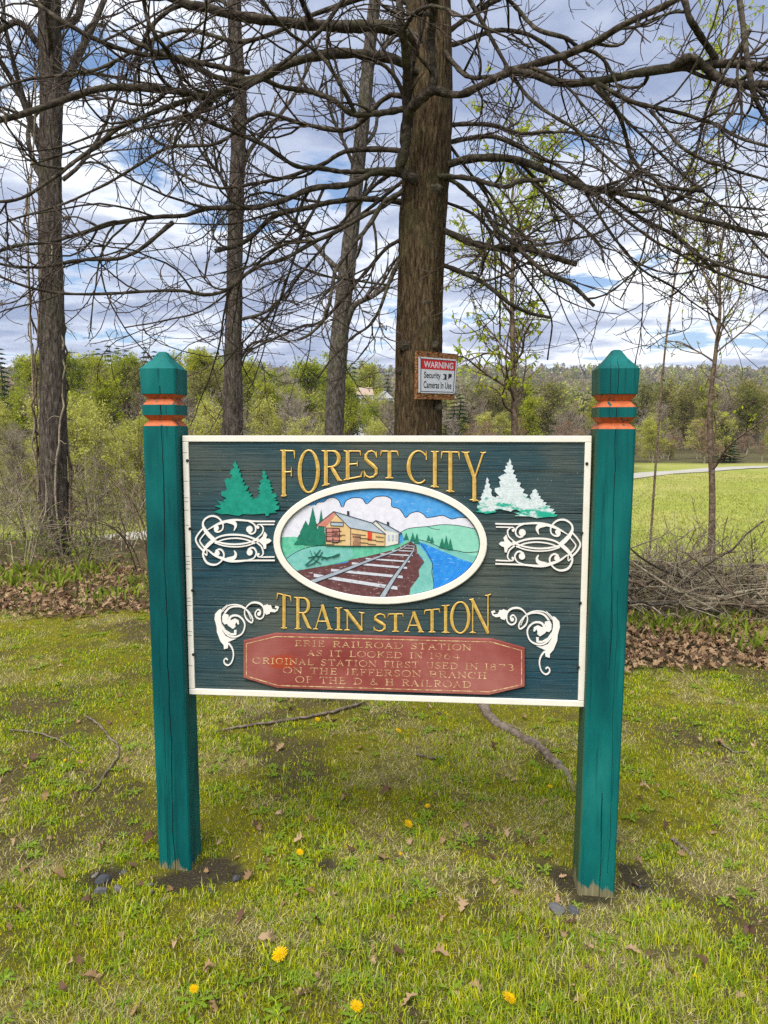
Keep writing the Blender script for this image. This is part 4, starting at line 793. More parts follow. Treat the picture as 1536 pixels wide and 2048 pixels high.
for j, (Vl, Fl) in enumerate(LV):
    s = np.where(np.arange(N) % 10 == j)[0]
    W = np.einsum('nij,kj->nki', R[s], Vl) * sz[s][:, None, None] + np.stack([x[s], y[s], z[s] + lift[s]], 1)[:, None, :]
    parts.append((W.reshape(-1, 3), [(np.arange(len(s))[:, None, None] * len(Vl) + Fl[None]).reshape(-1, 4)])); cs.append(np.repeat(cl_[s], len(Vl), 0))
V, Fs = joinm(parts); mobj('leaf_litter', mesh_np('leaf_litter', V, Fs, M_leaf, np.concatenate(cs)), None, kind='stuff', label='brown oak leaf litter under the trees', category='leaves')
lm = [mesh_np('dry_leaf', Vl, [Fl], M_leaf, np.repeat(leafcol(1), len(Vl), 0)) for Vl, Fl in LV]
lpx = [(533, 1886), (880, 1915), (128, 1985), (820, 2010), (600, 1690), (610, 1992), (800, 1915), (1130, 1880), (270, 2030), (115, 1765), (925, 1820), (655, 1445), (870, 1603), (820, 1690), (440, 1695), (700, 1705), (990, 1500), (1050, 1440), (720, 1500), (620, 1650), (1010, 1675), (930, 1655), (1395, 1935), (1340, 1955), (1480, 2000), (1140, 1850), (630, 1862), (240, 1880), (180, 1960), (440, 2015), (1265, 1910), (1090, 1610), (770, 1590), (560, 1500), (1290, 1580), (1400, 1610), (1330, 1660), (1440, 1490), (90, 1600), (40, 1830), (30, 1690), (210, 1700), (70, 1520), (130, 1450), (860, 1420), (580, 1420), (510, 1660), (1030, 1790), (760, 1720), (1060, 1700), (1180, 1910), (950, 1980), (1500, 1880), (1460, 1800), (350, 1900), (480, 1840), (300, 1690), (690, 1600), (900, 1490), (500, 1760)]
for j, (px, py) in enumerate(lpx):
    p = ghit(px, py, 0.012); o = mobj('dry_leaf', lm[j % 10], None, label='single dry brown oak leaf lying on the lawn grass', category='leaf', group='dry oak leaves scattered on the lawn')
    o.location = p; o.rotation_euler = (rng.normal(0, .35), rng.normal(0, .35), rng.random() * 6.28); s = 0.035 + 0.04 * rng.random(); o.scale = (s, s * (0.7 + 0.4 * rng.random()), s * 1.2)

# ------------------------------------------------------------------ dandelions, weeds, stones, sticks
M_yel = MT('dandelion yellow', 0.7, 0.1); M_yel.leafy(M_yel.mix(M_yel.ramp(M_yel.noise(300, 2), [(0.4, 0.0), (0.6, 1.0)]), (0.85, 0.58, 0.005), (0.80, 0.42, 0.004)), 0.2); M_yel = M_yel.m
M_stem = flat_paint('dandelion stem green', (0.16, 0.22, 0.05), (0.24, 0.24, 0.08), 80)
wl = MT('weed leaf'); wl.leafy(wl.mix(wl.ramp(wl.noise(40, 3), [(0.4, 0.0), (0.6, 1.0)]), (0.14, 0.24, 0.02), (0.22, 0.32, 0.035)), 0.3); M_weed = wl.m
def flower_mesh():
    V, F = [], []
    for ring_, (r0, r1, h0, h1, n) in enumerate(((0.15, 1.0, 0.0, 0.10, 26), (0.1, 0.8, 0.08, 0.22, 22), (0.05, 0.55, 0.15, 0.32, 16), (0.0, 0.3, 0.2, 0.38, 10))):
        for k in range(n):
            a = 2 * math.pi * (k + 0.3 * ring_) / n + rng.normal(0, .05); da = 2.6 / n; rr = r1 * (0.88 + 0.2 * rng.random()); i = len(V)
            for r, q, h in ((r0, -da * .5, h0), (r0, da * .5, h0), (rr, da * .55, h1), (rr * 1.02, 0, h1 - 0.02), (rr, -da * .55, h1)): V.append((r * math.cos(a + q), r * math.sin(a + q), h))
            F.append((i, i + 1, i + 2, i + 3, i + 4))
    return np.array(V) * 0.5, [np.array(F)]
fm = mesh_np('flower_head', *flower_mesh(), M_yel)
def ros_mesh(n, seed):
    r = np.random.default_rng(seed); V, F = [], []
    for k in range(n):
        a = 2 * math.pi * k / n + r.normal(0, .25); L_ = 0.7 + 0.5 * r.random(); i = len(V); ca, sa = math.cos(a), math.sin(a)
        for t, wv in ((0, .03), (.25, .06), (.4, .13), (.5, .07), (.65, .17), (.75, .09), (.88, .14), (1, .0)):
            h = 0.32 * math.sin(t * 2.2) * (0.5 + r.random() * 0.3)
            for s_ in (-1, 1): V.append((ca * t * L_ - sa * wv * s_ * L_, sa * t * L_ + ca * wv * s_ * L_, h))
        for q in range(7): F.append((i + 2 * q, i + 2 * q + 1, i + 2 * q + 3, i + 2 * q + 2))
    return np.array(V), [np.array(F)]
ros = [mesh_np('leaf_rosette', *ros_mesh(7 + k, k), M_weed) for k in range(3)]
DAN = [(560, 1924, 30), (388, 1995, 17), (713, 2030, 24), (1018, 2013, 26), (817, 1657, 18), (855, 1620, 11), (797, 1466, 13), (635, 1443, 11), (600, 1715, 14), (1100, 1580, 10), (1475, 1233, 12), (1473, 1243, 10), (800, 1718, 8), (1390, 1968, 7), (130, 1527, 6)]
DLAB = {1: 'small yellow dandelion low in the grass before the checked post', 2: 'yellow dandelion half sunk in grass before the middle of the sign', 3: 'bright round dandelion in long green grass before the algae-stained post', 4: 'yellow dandelion above a brown oak leaf between the posts', 5: 'tiny dandelion just beyond the one above a brown leaf',
        6: 'tiny dandelion on the mossy ground under the hanging panel', 7: 'tiny dandelion beside the long bare stick under the panel', 8: 'small dandelion on thin grass near the foot of the checked post', 9: 'tiny dandelion beside the grey surface root', 12: 'tiny orange-yellow dandelion bud between the posts', 13: 'tiny dandelion bud in long grass beyond the algae-stained post', 14: 'tiny dandelion bud on moss outside the checked post'}
for j, (px, py, dia) in enumerate(DAN):
    p = ghit(px, py + 10); far = j in (10, 11); d_ = math.hypot(p.x, p.y, p.z - CAMH); hh = 0.045 if not far else 0.07
    r = ray(px, py); t = p.y / r.y; top = Vector((0, 0, CAMH)) + r * t; hh = max(0.045, top.z - p.z + 0.012)
    lab = 'yellow dandelion flower among the green weeds by the brush pile' if far else ('large yellow dandelion with a leafy rosette in open grass' if j == 0 else 'small yellow dandelion flower open in the lawn grass')
    e = empty('dandelion', (top.x, p.y, p.z), 0.0, label=lab, category='flower', group='dandelions in the lawn')
    if j in DLAB: e['label'] = DLAB[j]
    if far: e['group'] = 'dandelions by the brush pile'
    o = mobj('flower_head', fm, e); s = 0.92 * dia * d_ / FPX; o.scale = (s, s, s); o.location = (0, 0, hh); o.rotation_euler = (rng.normal(0.5, .15), rng.normal(0, .2), rng.random())
    if e.rotation_euler[2]: o.rotation_euler = (rng.normal(0, .3), rng.normal(0, .3), 0)
    V, Fs = tubes(np.array([[(0.004, 0, -0.02), (0.003, 0.002, hh * .5), (0, 0, hh)]]), np.array([[.0022, .002, .002]]), 5); mobj('stem', mesh_np('stem', V, Fs, M_stem), e)
    o = mobj('leaf_rosette', ros[j % 3], e); s = 0.035 + 0.03 * rng.random(); o.scale = (s, s, s * 0.8); o.location = (0.005, 0, 0.004)
# broad-leaved weeds
x, y = scatter(900, 1.9, 7.5, 1.1); mo, tu, stw, di, li = fields(x, y); k = (di < 0.4) & (li < 0.3); x, y = x[k], y[k]; N = len(x); parts = []; cs = []
for j in range(N):
    Vr, Fr = ros_mesh(5 + j % 4, j); s = 0.018 + 0.03 * rng.random(); a = rng.random() * 6; ca, sa = math.cos(a), math.sin(a)
    W = np.stack([ca * Vr[:, 0] - sa * Vr[:, 1], sa * Vr[:, 0] + ca * Vr[:, 1], Vr[:, 2] * 1.3], 1) * s + np.array([x[j], y[j], gz(x[j], y[j]) + 0.005]); parts.append((W, Fr))
V, Fs = joinm(parts); mobj('weeds', mesh_np('weeds', V, Fs, M_weed), None, kind='stuff', label='small broad-leaved weeds through the lawn', category='weeds')
# stones
ms = MT('field stone', 0.8, 0.3); oi = ms.n('ShaderNodeObjectInfo').outputs['Random']
sc_ = ms.ramp(oi, [(0.0, (0.045, 0.052, 0.065)), (0.45, (0.10, 0.105, 0.12)), (1.0, (0.26, 0.24, 0.22))]); sn = ms.noise(9, 6, 0.7)
ms.base(ms.mix(ms.ramp(sn, [(0.4, 0.5), (0.65, 0.0)]), sc_, (0.04, 0.04, 0.04))); ms.bump(sn, 0.6, 0.01); M_stone = ms.m
def stone_mesh(seed):
    bm = bmesh.new(); bmesh.ops.create_icosphere(bm, subdivisions=3, radius=0.5); r = random.Random(seed)
    cutsn = [(Vector((r.gauss(0, 1), r.gauss(0, 1), r.gauss(0, 1))).normalized(), 0.26 + 0.16 * r.random()) for _ in range(9)]
    for v_ in bm.verts:
        for nn, dd in cutsn:
            q = v_.co.dot(nn)
            if q > dd: v_.co -= nn * (q - dd) * 0.9
    me_ = bpy.data.meshes.new('stone'); bm.to_mesh(me_); bm.free(); me_.materials.append(M_stone); return me_
sm = [stone_mesh(k) for k in range(5)]
for j, (px, py, wpx, fl, lab) in enumerate(((205, 1755, 30, .5, 'long blue-grey slate stone in the bare soil beside the checked post'), (202, 1780, 26, .7, 'blunt grey stone half sunk in moss beside the checked post'), (236, 1777, 20, .7, 'pale pointed stone in moss near the checked post'), (248, 1743, 14, .5, 'small dark slate chip near the checked post'),
        (303, 1783, 14, .7, 'round grey pebble at the foot of the checked post'), (325, 1800, 10, .7, 'tiny grey pebble before the checked post'), (420, 1781, 17, .7, 'brown-grey rounded pebble on the dark soil by the checked post'), (471, 1758, 19, .8, 'dark blue-grey stone alone in grass near the checked post'), (302, 1768, 12, .6, 'grey stone chip at the edge of the bare soil'),
        (190, 1748, 15, .4, 'white stone chip lying in the dark soil'), (1113, 1812, 36, .55, 'dark slate slab leaning at the foot of the algae-stained post'), (1146, 1818, 26, .6, 'grey lichen-spotted stone against the algae-stained post'), (1280, 1772, 10, .6, 'pale pebble in the soil beside the algae-stained post'), (880, 1790, 9, .6, 'small pale pebble in open lawn'))):
    p = ghit(px, py + wpx * 0.25); s = wpx * p.y / FPX * 1.15; o = mobj('stone', sm[j % 5], None, label=lab, category='stone'); o.location = p + Vector((0, 0, s * fl * 0.22)); o.scale = (s, s * 0.8, s * fl); o.rotation_euler = (rng.normal(0, .15), rng.normal(0, .15), rng.random() * 6)
# sticks and the surface root
ms2 = MT('weathered stick bark', 0.9, 0.15); ms2.base(ms2.mix(ms2.ramp(ms2.noise(30, 5, 0.7, 0, ms2.mapping((1, 1, 1))), [(0.4, 0.0), (0.6, 1.0)]), (0.10, 0.075, 0.055), (0.22, 0.18, 0.14))); M_stick = ms2.m
def ground_stick(name, pxs, r0, r1, lab, cat, mat=M_stick, n=6, wob=0.004, sink=0.3):
    P = resample(np.array([list(ghit(a, b)) for a, b in pxs]), 40) if len(pxs) > 2 else resample(np.array([list(ghit(a, b)) for a, b in pxs]), 16)
    P = resample(catmull(P[::4].tolist(), 6), 40); K = len(P); R = np.linspace(r0, r1, K) * (0.85 + 0.3 * rng.random(K)) * np.minimum(1, np.minimum(np.arange(K) + 1, np.arange(K, 0, -1)) / 5) ** .6; P[:, 2] = gh(P[:, 0], P[:, 1]) + R * (1 - sink) + 0.008 * (r0 < 0.02); P[:, :2] += rng.normal(0, wob, (K, 2))
    V, Fs = tubes(P[None], R[None], n, True); o = mobj(name, mesh_np(name, V, Fs, mat, None, True), None, label=lab, category=cat); return o
ground_stick('fallen_stick', [(432, 1466), (480, 1458), (540, 1450), (620, 1437), (690, 1422), (745, 1400)], .008, .010, 'long thin bare stick lying under the hanging sign panel', 'stick')
ground_stick('fallen_stick', [(168, 1432), (200, 1455), (235, 1495), (238, 1520), (205, 1560), (150, 1640)], .007, .004, 'curved bare twig on mossy lawn outside the checked post', 'stick')
ground_stick('fallen_stick', [(20, 1462), (80, 1470), (120, 1485), (180, 1520)], .006, .003, 'thin dark twig lying near the leaf litter', 'stick')
ground_stick('fallen_stick', [(1343, 1682), (1362, 1697), (1385, 1718)], .008, .006, 'short grey stick lying in grass outside the algae-stained post', 'stick')
ground_stick('fallen_stick', [(830, 1513), (860, 1520), (892, 1519)], .007, .006, 'short stick lying in grass between the posts', 'stick')
ground_stick('fallen_stick', [(1430, 1480), (1470, 1510), (1500, 1505)], .006, .004, 'pale twig in the lawn below the leaf pile', 'stick')
ROOT = ground_stick('root', [(940, 1370), (985, 1445), (1010, 1462), (1055, 1480), (1100, 1515), (1128, 1545), (1148, 1580), (1160, 1610)], .036, .018, 'grey surface root crossing the lawn towards the algae-stained post', 'root', n=9, wob=.006, sink=.75)
0 and ground_stick('tree_root', [(520, 1480), (540, 1455), (560, 1432)], .035, .02, 'short weathered root breaking through moss under the sign', 'root', n=9, wob=.006, sink=.6)

# ================================================================== trees: helpers
def grow(P, R, n_per, t0, len_rng, K, ang, rfac, rtip, lift, wander, droop_end=0.0, lfac=None):
    """side shoots on parent tubes: P (M,K0,3), R (M,K0); n_per shoots each -> P', R', parent index"""
    M, K0, _ = P.shape; n_arr = np.broadcast_to(n_per, (M,)); par = np.repeat(np.arange(M), n_arr); N = len(par)
    if N == 0: return np.zeros((0, K, 3)), np.zeros((0, K)), par
    t = t0 + (1 - t0) * rng.random(N); f = t * (K0 - 1); i = np.minimum(f.astype(int), K0 - 2); u = (f - i)[:, None]
    start = P[par, i] * (1 - u) + P[par, i + 1] * u; T = P[par, i + 1] - P[par, i]; T /= np.linalg.norm(T, axis=1, keepdims=True) + 1e-9
    rp = R[par, i] * (1 - u[:, 0]) + R[par, i + 1] * u[:, 0]
    q = rng.normal(0, 1, (N, 3)); q -= (q * T).sum(1, keepdims=True) * T; q /= np.linalg.norm(q, axis=1, keepdims=True) + 1e-9
    a = ang * (0.7 + 0.6 * rng.random(N)); d = T * np.cos(a)[:, None] + q * np.sin(a)[:, None]
    Ln = len_rng[0] + (len_rng[1] - len_rng[0]) * rng.random(N) ** 1.5
    Ln = Ln * (1.15 - 0.55 * t)
    if lfac is not None: Ln = Ln * lfac[par]
    st = Ln / (K - 1); pts = [start]; bend = rng.normal(0, wander * 1.5, (N, 3))
    for k in range(K - 1):
        bend = bend * 0.72 + rng.normal(0, wander * 1.15, (N, 3)); d = d + bend * 0.75; d[:, 2] += lift * (1 if k < K * 0.6 else 1 - droop_end); d /= np.linalg.norm(d, axis=1, keepdims=True)
        pts.append(pts[-1] + d * st[:, None])
    Pn = np.stack(pts, 1); r0 = np.minimum(rp * rfac, Ln * 0.022 + rtip)
    Rn = r0[:, None] * (1 - np.linspace(0, 1, K)[None] * (1 - np.minimum(1, rtip / r0))[:, None]); return Pn, Rn, par
def bark(name, c1, c2, c3, zs=0.18, scale=34, bump=0.03):
    m = MT(name, 0.95, 0.1); v_ = m.mapping((1, 1, zs)); f = m.noise(scale, 7, 0.65, 0.35, v_); g = m.noise(5, 4, 0.6)
    hb = m.noise(26, 5, 0.7, 0.2, m.mapping((0.25, 0.25, 1.6)))
    c = m.ramp(f, [(0.33, c1), (0.5, c2), (0.68, c3)])
    c = m.mix(m.ramp(g, [(0.5, 0.0), (0.72, 0.4)]), c, (0.085, 0.095, 0.035)); c = m.mix(m.ramp(hb, [(0.66, 0.0), (0.72, 0.8)]), c, (0.012, 0.009, 0.007))
    m.base(c); m.bump(m.math('SUBTRACT', f, m.math('MULTIPLY', m.ramp(hb, [(0.64, 0.0), (0.72, 1.0)]), 0.5)), 1.0, bump); return m.m
M_oak = bark('oak trunk bark', (0.018, 0.011, 0.006), (0.075, 0.050, 0.027), (0.18, 0.130, 0.07), 0.2, 70, 0.015)
M_limb = bark('oak limb bark', (0.018, 0.014, 0.011), (0.058, 0.046, 0.034), (0.14, 0.12, 0.085), 1.0, 26, 0.012)
mtw = MT('oak twig bark', 0.9, 0.1); mtw.base(mtw.mix(mtw.ramp(mtw.noise(9, 4), [(0.4, 0.0), (0.65, 1.0)]), (0.042, 0.030, 0.024), (0.13, 0.102, 0.085))); M_twig = mtw.m
M_grey = bark('grey maple bark', (0.022, 0.017, 0.014), (0.085, 0.068, 0.055), (0.20, 0.17, 0.14), 0.2, 40, 0.03)
M_pale = bark('pale aspen bark', (0.025, 0.02, 0.016), (0.085, 0.072, 0.058), (0.18, 0.16, 0.135), 0.35, 40, 0.02)
M_brown = bark('brown stem bark', (0.045, 0.030, 0.021), (0.14, 0.098, 0.068), (0.28, 0.21, 0.15), 1.0, 20, 0.01)
M_straw = bark('pale dead stem', (0.13, 0.10, 0.065), (0.29, 0.24, 0.165), (0.46, 0.39, 0.28), 1.0, 20, 0.01)
def trunk_mesh(name, P, R, mat, n=20, rough=0.05, K=46, seed=0, plates=0.0):
    A_ = resample(np.column_stack([P, R]), K); P, R = A_[:, :3], A_[:, 3]
    V, Fs = tubes(P[None], R[None], n, True); V = V.reshape(K, n, 3)
    th = np.arange(n) * 2 * math.pi / n; zz_ = np.linspace(0, 1, K)[:, None]; L_ = np.linalg.norm(P[-1] - P[0]); zm = zz_ * L_
    d = rough * (np.sin(3 * th + 4 * zz_ + seed) * .5 + np.sin(5 * th - 9 * zz_) * .35)
    if plates:      # ridged bark: flat plates parted by narrow furrows, with a few rings of old scars
        wr = 4 * np.sin(th)[None] + 0 * zm; w2 = 4 * np.cos(th)[None] + 0 * zm; u = R.mean() / 0.16
        q = np.abs(vnoise(th[None] * 7 * u + 0.9 * vnoise(zm * 5, wr, seed), zm * 2.4 + wr, seed) - .5) * 2; q2 = np.abs(vnoise(th[None] * 15 * u + 1.2 * vnoise(zm * 9, w2, seed + 4), zm * 6 + w2, seed + 2) - .5) * 2
        ring_ = sstep((vnoise(zm * 4.2, 0 * zm + wr * .35, seed + 9) - .74) / .12)
        d = d + plates * (np.minimum(q * 2.2, 1) * .6 + np.minimum(q2 * 2, 1) * .45 - .7) / R[:, None] - 0.35 * plates * ring_ / R[:, None]
    V = P[:, None] + (V - P[:, None]) * (1 + d[..., None]); return mesh_np(name, V.reshape(-1, 3), Fs, mat, None, True)

# ------------------------------------------------------------------ the big oak behind the sign
D_OAK = 5.5
tpx = [(838, 1345, 118), (838, 1300, 110), (837, 1100, 104), (836, 870, 100), (838, 700, 97), (840, 600, 96), (844, 450, 97), (856, 300, 96), (859, 200, 92), (857, 0, 88), (858, -200, 82), (860, -500, 70), (862, -900, 50), (862, -1400, 24)]
TP = np.array([[*at(a, b, D_OAK)] for a, b, _ in tpx]); TR = np.array([q * D_OAK / FPX / 2 for _, _, q in tpx]); TP[0, 2] = gz(TP[0, 0], D_OAK) - 0.15
oak = empty('oak_tree', (TP[1, 0], D_OAK, gz(TP[1, 0], D_OAK)), 0, label='bare spreading oak carrying the warning sign on its trunk', category='tree'); OI = oak.matrix_world.inverted()
bpy.context.view_layer.update(); OFF = np.array(oak.location)
trunk = mobj('trunk', trunk_mesh('trunk', TP - OFF, TR * 0.93, M_oak, 120, 0.045, 460, 3, 0.014), oak)
ROOT.parent = oak; ROOT.location = -oak.location; del ROOT['category']; ROOT['label'] = 'grey surface root crossing the lawn'
# knots and branch scars on the trunk
for (px, py, s) in ((848, 603, 14), (808, 690, 13), (868, 690, 12), (876, 815, 12), (860, 868, 14), (862, 375, 22), (800, 740, 8), (868, 510, 8)):
    p = at(px, py, D_OAK - 0.155 * math.sqrt(max(0.05, 1 - ((px - 838) / 52) ** 2))); bm = bmesh.new(); bmesh.ops.create_icosphere(bm, subdivisions=2, radius=s * D_OAK / FPX)
    for v_ in bm.verts: v_.co.y *= 0.32; v_.co.z *= 0.7; v_.co *= 0.75 + 0.5 * random.random()
    me = bpy.data.meshes.new('knot'); bm.to_mesh(me); bm.free(); me.materials.append(M_limb); o = mobj('knot', me, oak); o.location = p - Vector(OFF)
# limbs traced in photo pixels: name -> (points, start depth (None = on its parent), end depth, width px start/end, parent, cut end)
LB = {
 'a': ([(850, 90), (800, 60), (740, 50), (690, 52), (560, 44), (470, 32), (410, 16), (350, 2), (270, -40), (150, -120)], 5.4, 4.6, 26, 12, None),
 'b': ([(845, 150), (790, 118), (740, 110), (680, 106), (600, 118), (520, 155), (470, 172), (390, 195), (360, 185), (270, 178), (190, 180), (110, 205), (0, 240), (-90, 250)], 5.4, 4.3, 20, 11, None),
 'c': ([(390, 195), (320, 220), (250, 250), (210, 275), (150, 320), (100, 360), (50, 395), (0, 405), (-60, 400)], None, 4.1, 11, 6, 'b'),
 'd': ([(815, 345), (768, 340), (690, 345), (635, 335), (590, 328), (540, 295), (475, 265), (430, 250), (383, 227)], 5.4, 4.9, 11, 7, None),
 'e': ([(812, 312), (790, 300), (690, 302), (635, 330), (560, 352), (490, 365), (430, 370), (370, 350), (310, 312)], 5.5, 5.9, 12, 4, None),
 'f': ([(812, 350), (750, 345), (700, 370), (625, 380), (575, 400), (515, 417), (470, 418), (415, 420), (360, 440), (320, 440), (240, 450), (165, 470), (100, 488), (30, 495), (-40, 515)], 5.4, 4.5, 14, 6, None),
 'g': ([(808, 405), (765, 400), (700, 400), (625, 415), (550, 435), (510, 470), (475, 492), (430, 502)], 5.5, 5.2, 12, 9, None),
 'h': ([(345, 445), (310, 475), (270, 505), (235, 520), (175, 525), (100, 537), (30, 535), (-30, 520)], None, 4.3, 9, 5, 'f'),
 'i': ([(806, 380), (765, 415), (740, 425), (675, 460), (625, 485), (575, 515), (530, 530), (490, 555), (450, 585), (410, 590), (350, 582), (250, 585), (150, 588), (60, 575), (-20, 545)], 5.4, 4.4, 10, 5, None),
 'j': ([(804, 385), (768, 405), (740, 450), (700, 500), (675, 545), (665, 590), (650, 640), (620, 670), (595, 680)], 5.3, 4.8, 11, 6, None),
 'k': ([(800, 480), (770, 500), (720, 560), (690, 600), (650, 640), (612, 650), (578, 669), (503, 703), (483, 732)], 5.5, 5.2, 9, 4, None),
 'l': ([(798, 520), (780, 560), (750, 640), (704, 680), (669, 714), (635, 757)], 5.4, 5.0, 9, 4, None),
 'm': ([(700, -60), (600, -40), (-10 + 60, -10), (100, 25), (150, 55), (200, 80), (290, 107), (350, 115), (420, 130), (500, 145)][2:], 4.6, 4.7, 9, 10, None),
 'n': ([(520, 155), (450, 157), (370, 120), (310, 100), (258, 76)], None, 4.6, 11, 9, 'b'),
 'o': ([(820, 215), (768, 225), (710, 228), (670, 200), (625, 185), (565, 175), (520, 155)], 5.2, 5.0, 14, 9, None),
 'p': ([(640, -260), (590, -120), (287, 0), (295, 40), (320, 90), (350, 145), (360, 175), (390, 192)][2:], 4.3, 4.7, 8, 9, None),
 'q': ([(710, 226), (685, 175), (645, 115), (585, 70), (550, 35), (525, 5), (490, -50)], None, 4.5, 10, 5, 'o'),
 'r': ([(830, 360), (800, 340), (808, 300), (813, 250), (815, 200), (813, 125), (803, 50), (798, -5), (790, -120)], 5.32, 4.7, 24, 12, None),
 's': ([(815, 250), (823, 215), (863, 172), (858, 100), (868, 0), (880, -120)], None, 4.6, 22, 14, 'r'),
 't': ([(823, 215), (863, 182), (893, 187), (923, 187), (968, 165), (1018, 140), (1078, 120), (1148, 97), (1218, 60), (1268, 32), (1333, 5), (1420, -50)], 5.1, 4.4, 17, 12, None),
 'u': ([(1018, 140), (1068, 150), (1118, 165), (1193, 162), (1268, 150), (1368, 132), (1443, 125), (1536, 135), (1620, 140)], None, 4.6, 15, 17, 't'),
 'v': ([(1340, 137), (1383, 115), (1433, 155), (1478, 170), (1536, 168), (1600, 175)], None, 4.4, 17, 15, 'u'),
 'w': ([(1433, 120), (1388, 50), (1368, 0), (1330, -100)], None, 4.4, 14, 13, 'u'),
 'x': ([(1465, -40), (1478, 0), (1488, 100), (1503, 190), (1536, 250), (1580, 320)], 4.7, 4.4, 13, 9, None),
 'y': ([(860, 345), (908, 325), (968, 315), (1038, 320), (1108, 345), (1168, 370), (1243, 380), (1308, 395), (1368, 425), (1443, 445), (1493, 460), (1560, 475)], 5.5, 4.7, 18, 9, None),
 'z': ([(860, 352), (908, 355), (943, 360), (1008, 377), (1038, 365), (1093, 360)], 5.4, 4.9, 11, 9, None),
 'aa': ([(880, 350), (918, 370), (968, 415), (998, 460), (1033, 485), (1048, 505), (1093, 545), (1143, 570), (1188, 612)], 5.45, 5.0, 10, 8, None),
 'bb': ([(870, 458), (890, 462), (943, 485), (983, 495), (1048, 500), (1118, 520), (1153, 528)], 5.5, 5.3, 15, 11, None),
 'cc': ([(870, 525), (890, 532), (958, 560), (1018, 605), (1058, 625), (1100, 635)], 5.5, 5.4, 11, 7, None),
 'dd': ([(1193, 165), (1268, 205), (1343, 225), (1408, 245), (1468, 275), (1536, 295), (1600, 310)], None, 4.4, 9, 6, 'u'),
 'ee': ([(1200, 375), (1268, 425), (1343, 465), (1393, 505), (1430, 545)], None, 5.2, 9, 7, 'y'),
 'ff': ([(880, 262), (908, 250), (978, 252), (1043, 270), (1118, 265), (1193, 275), (1270, 300)], 5.5, 6.2, 10, 4, None),
 'gg': ([(880, 290), (930, 278), (993, 275), (1068, 310), (1143, 350), (1218, 415), (1290, 470), (1380, 520), (1470, 560), (1560, 590)], 5.6, 6.0, 10, 4, None),
 'hh': ([(1030, 320), (1043, 345), (1118, 415), (1193, 480), (1208, 525)], None, 5.2, 7, 5, 'y'),
 'ii': ([(1165, 370), (1188, 415), (1238, 490), (1283, 540), (1343, 575), (1393, 610), (1440, 640)], None, 5.4, 7, 3, 'y'),
 'jj': ([(1193, 165), (1243, 240), (1268, 320), (1298, 350), (1333, 375), (1408, 382)], None, 4.9, 9, 8, 'u'),
 'kk': ([(960, -60), (1018, 0), (1068, 55), (1128, 75), (1153, 92)], 4.9, 4.85, 9, 8, None),
 'll': ([(890, 105), (908, 125), (938, 150), (993, 150), (1048, 145)], 5.4, 4.95, 11, 7, None),
 'mm': ([(1300, 220), (1368, 300), (1443, 335), (1536, 360), (1600, 380)], 4.7, 4.5, 7, 5, None),
 'nn': ([(1536, 555), (1468, 540), (1418, 515), (1390, 500), (1343, 462)], 4.5, 4.9, 6, 6, None),
 'oo': ([(850, 120), (900, 60), (960, 20), (1040, -20), (1120, -60)], 5.5, 6.0, 11, 7, None),
 'pp': ([(840, 215), (780, 190), (700, 260), (600, 250), (520, 230), (430, 290), (330, 300), (230, 360), (120, 410), (20, 440)], 5.6, 6.4, 11, 4, None),
 'qq': ([(845, 60), (900, 90), (1000, 60), (1100, 90), (1220, 200), (1350, 330), (1450, 420), (1540, 520)], 5.6, 6.6, 10, 4, None),
 'rr': ([(850, 20), (760, -10), (650, 20), (500, 80), (360, 60), (200, 140), (60, 160), (-40, 190)], 5.6, 6.3, 12, 5, None),
 'ss': ([(860, 240), (930, 330), (990, 420), (1010, 520), (1003, 600), (1000, 680)], 5.6, 5.9, 8, 3, None),
 'tt': ([(880, 400), (960, 440), (1060, 570), (1100, 640), (1095, 720)], 5.6, 5.9, 7, 3, None),
 'uu': ([(1500, 60), (1420, 200), (1380, 330), (1310, 420), (1280, 520), (1240, 600)], 4.6, 5.0, 9, 3, None),
 'vv': ([(810, 330), (740, 380), (640, 500), (560, 600), (480, 690), (440, 740)], 5.6, 6.0, 9, 3, None),
 'ww': ([(808, 360), (700, 440), (560, 490), (420, 610), (330, 640), (250, 655)], 5.5, 5.7, 8, 3, None),
 'xx': ([(800, -140), (700, -20), (640, 60), (560, 130), (440, 210), (330, 240), (180, 290), (60, 330)], 5.0, 4.6, 10, 4, None),
 'yy': ([(880, -120), (960, 40), (1050, 190), (1150, 260), (1250, 340), (1400, 400), (1530, 420)], 5.0, 4.7, 10, 4, None),
}
def limb_pts(key):
    pts, d0, d1, w0, w1, par = LB[key]; C = catmull([(*p, 0) for p in pts], 6)[:, :2]; s = np.concatenate([[0], np.cumsum(np.linalg.norm(np.diff(C, axis=0), axis=1))]); s /= s[-1]
    if par is not None:
        q = LP[par]; k = np.argmin(np.linalg.norm(q[0] - C[0], axis=1)); d0 = q[1][k]
    # kinks: real limbs are never smooth
    C = C + np.cumsum(rng.normal(0, 1.0, C.shape), axis=0) * (0.75 * np.sin(s * math.pi))[:, None]
    dd = d0 + (d1 - d0) * s + 0.10 * np.sin(s * 7 + len(key) + w0) * np.sin(s * math.pi); return C, dd, w0 + (w1 - w0) * s ** 0.8
LP = {}
for k in LB: LP[k] = limb_pts(k)
KL = 44; LPn, LRn = [], []
for k in LB:
    C, dd, ww = LP[k]; P = np.array([list(at(a, b, d)) for (a, b), d in zip(C, dd)]); R = ww * dd / FPX / 2 * 1.02
    A_ = resample(np.column_stack([P, R]), KL); LPn.append(A_[:, :3]); LRn.append(A_[:, 3] * 0.94 * (0.84 + 0.30 * rng.random(KL)))
LPn, LRn = np.array(LPn), np.array(LRn); llen = np.linalg.norm(np.diff(LPn, axis=1), axis=2).sum(1); NL = len(LPn)
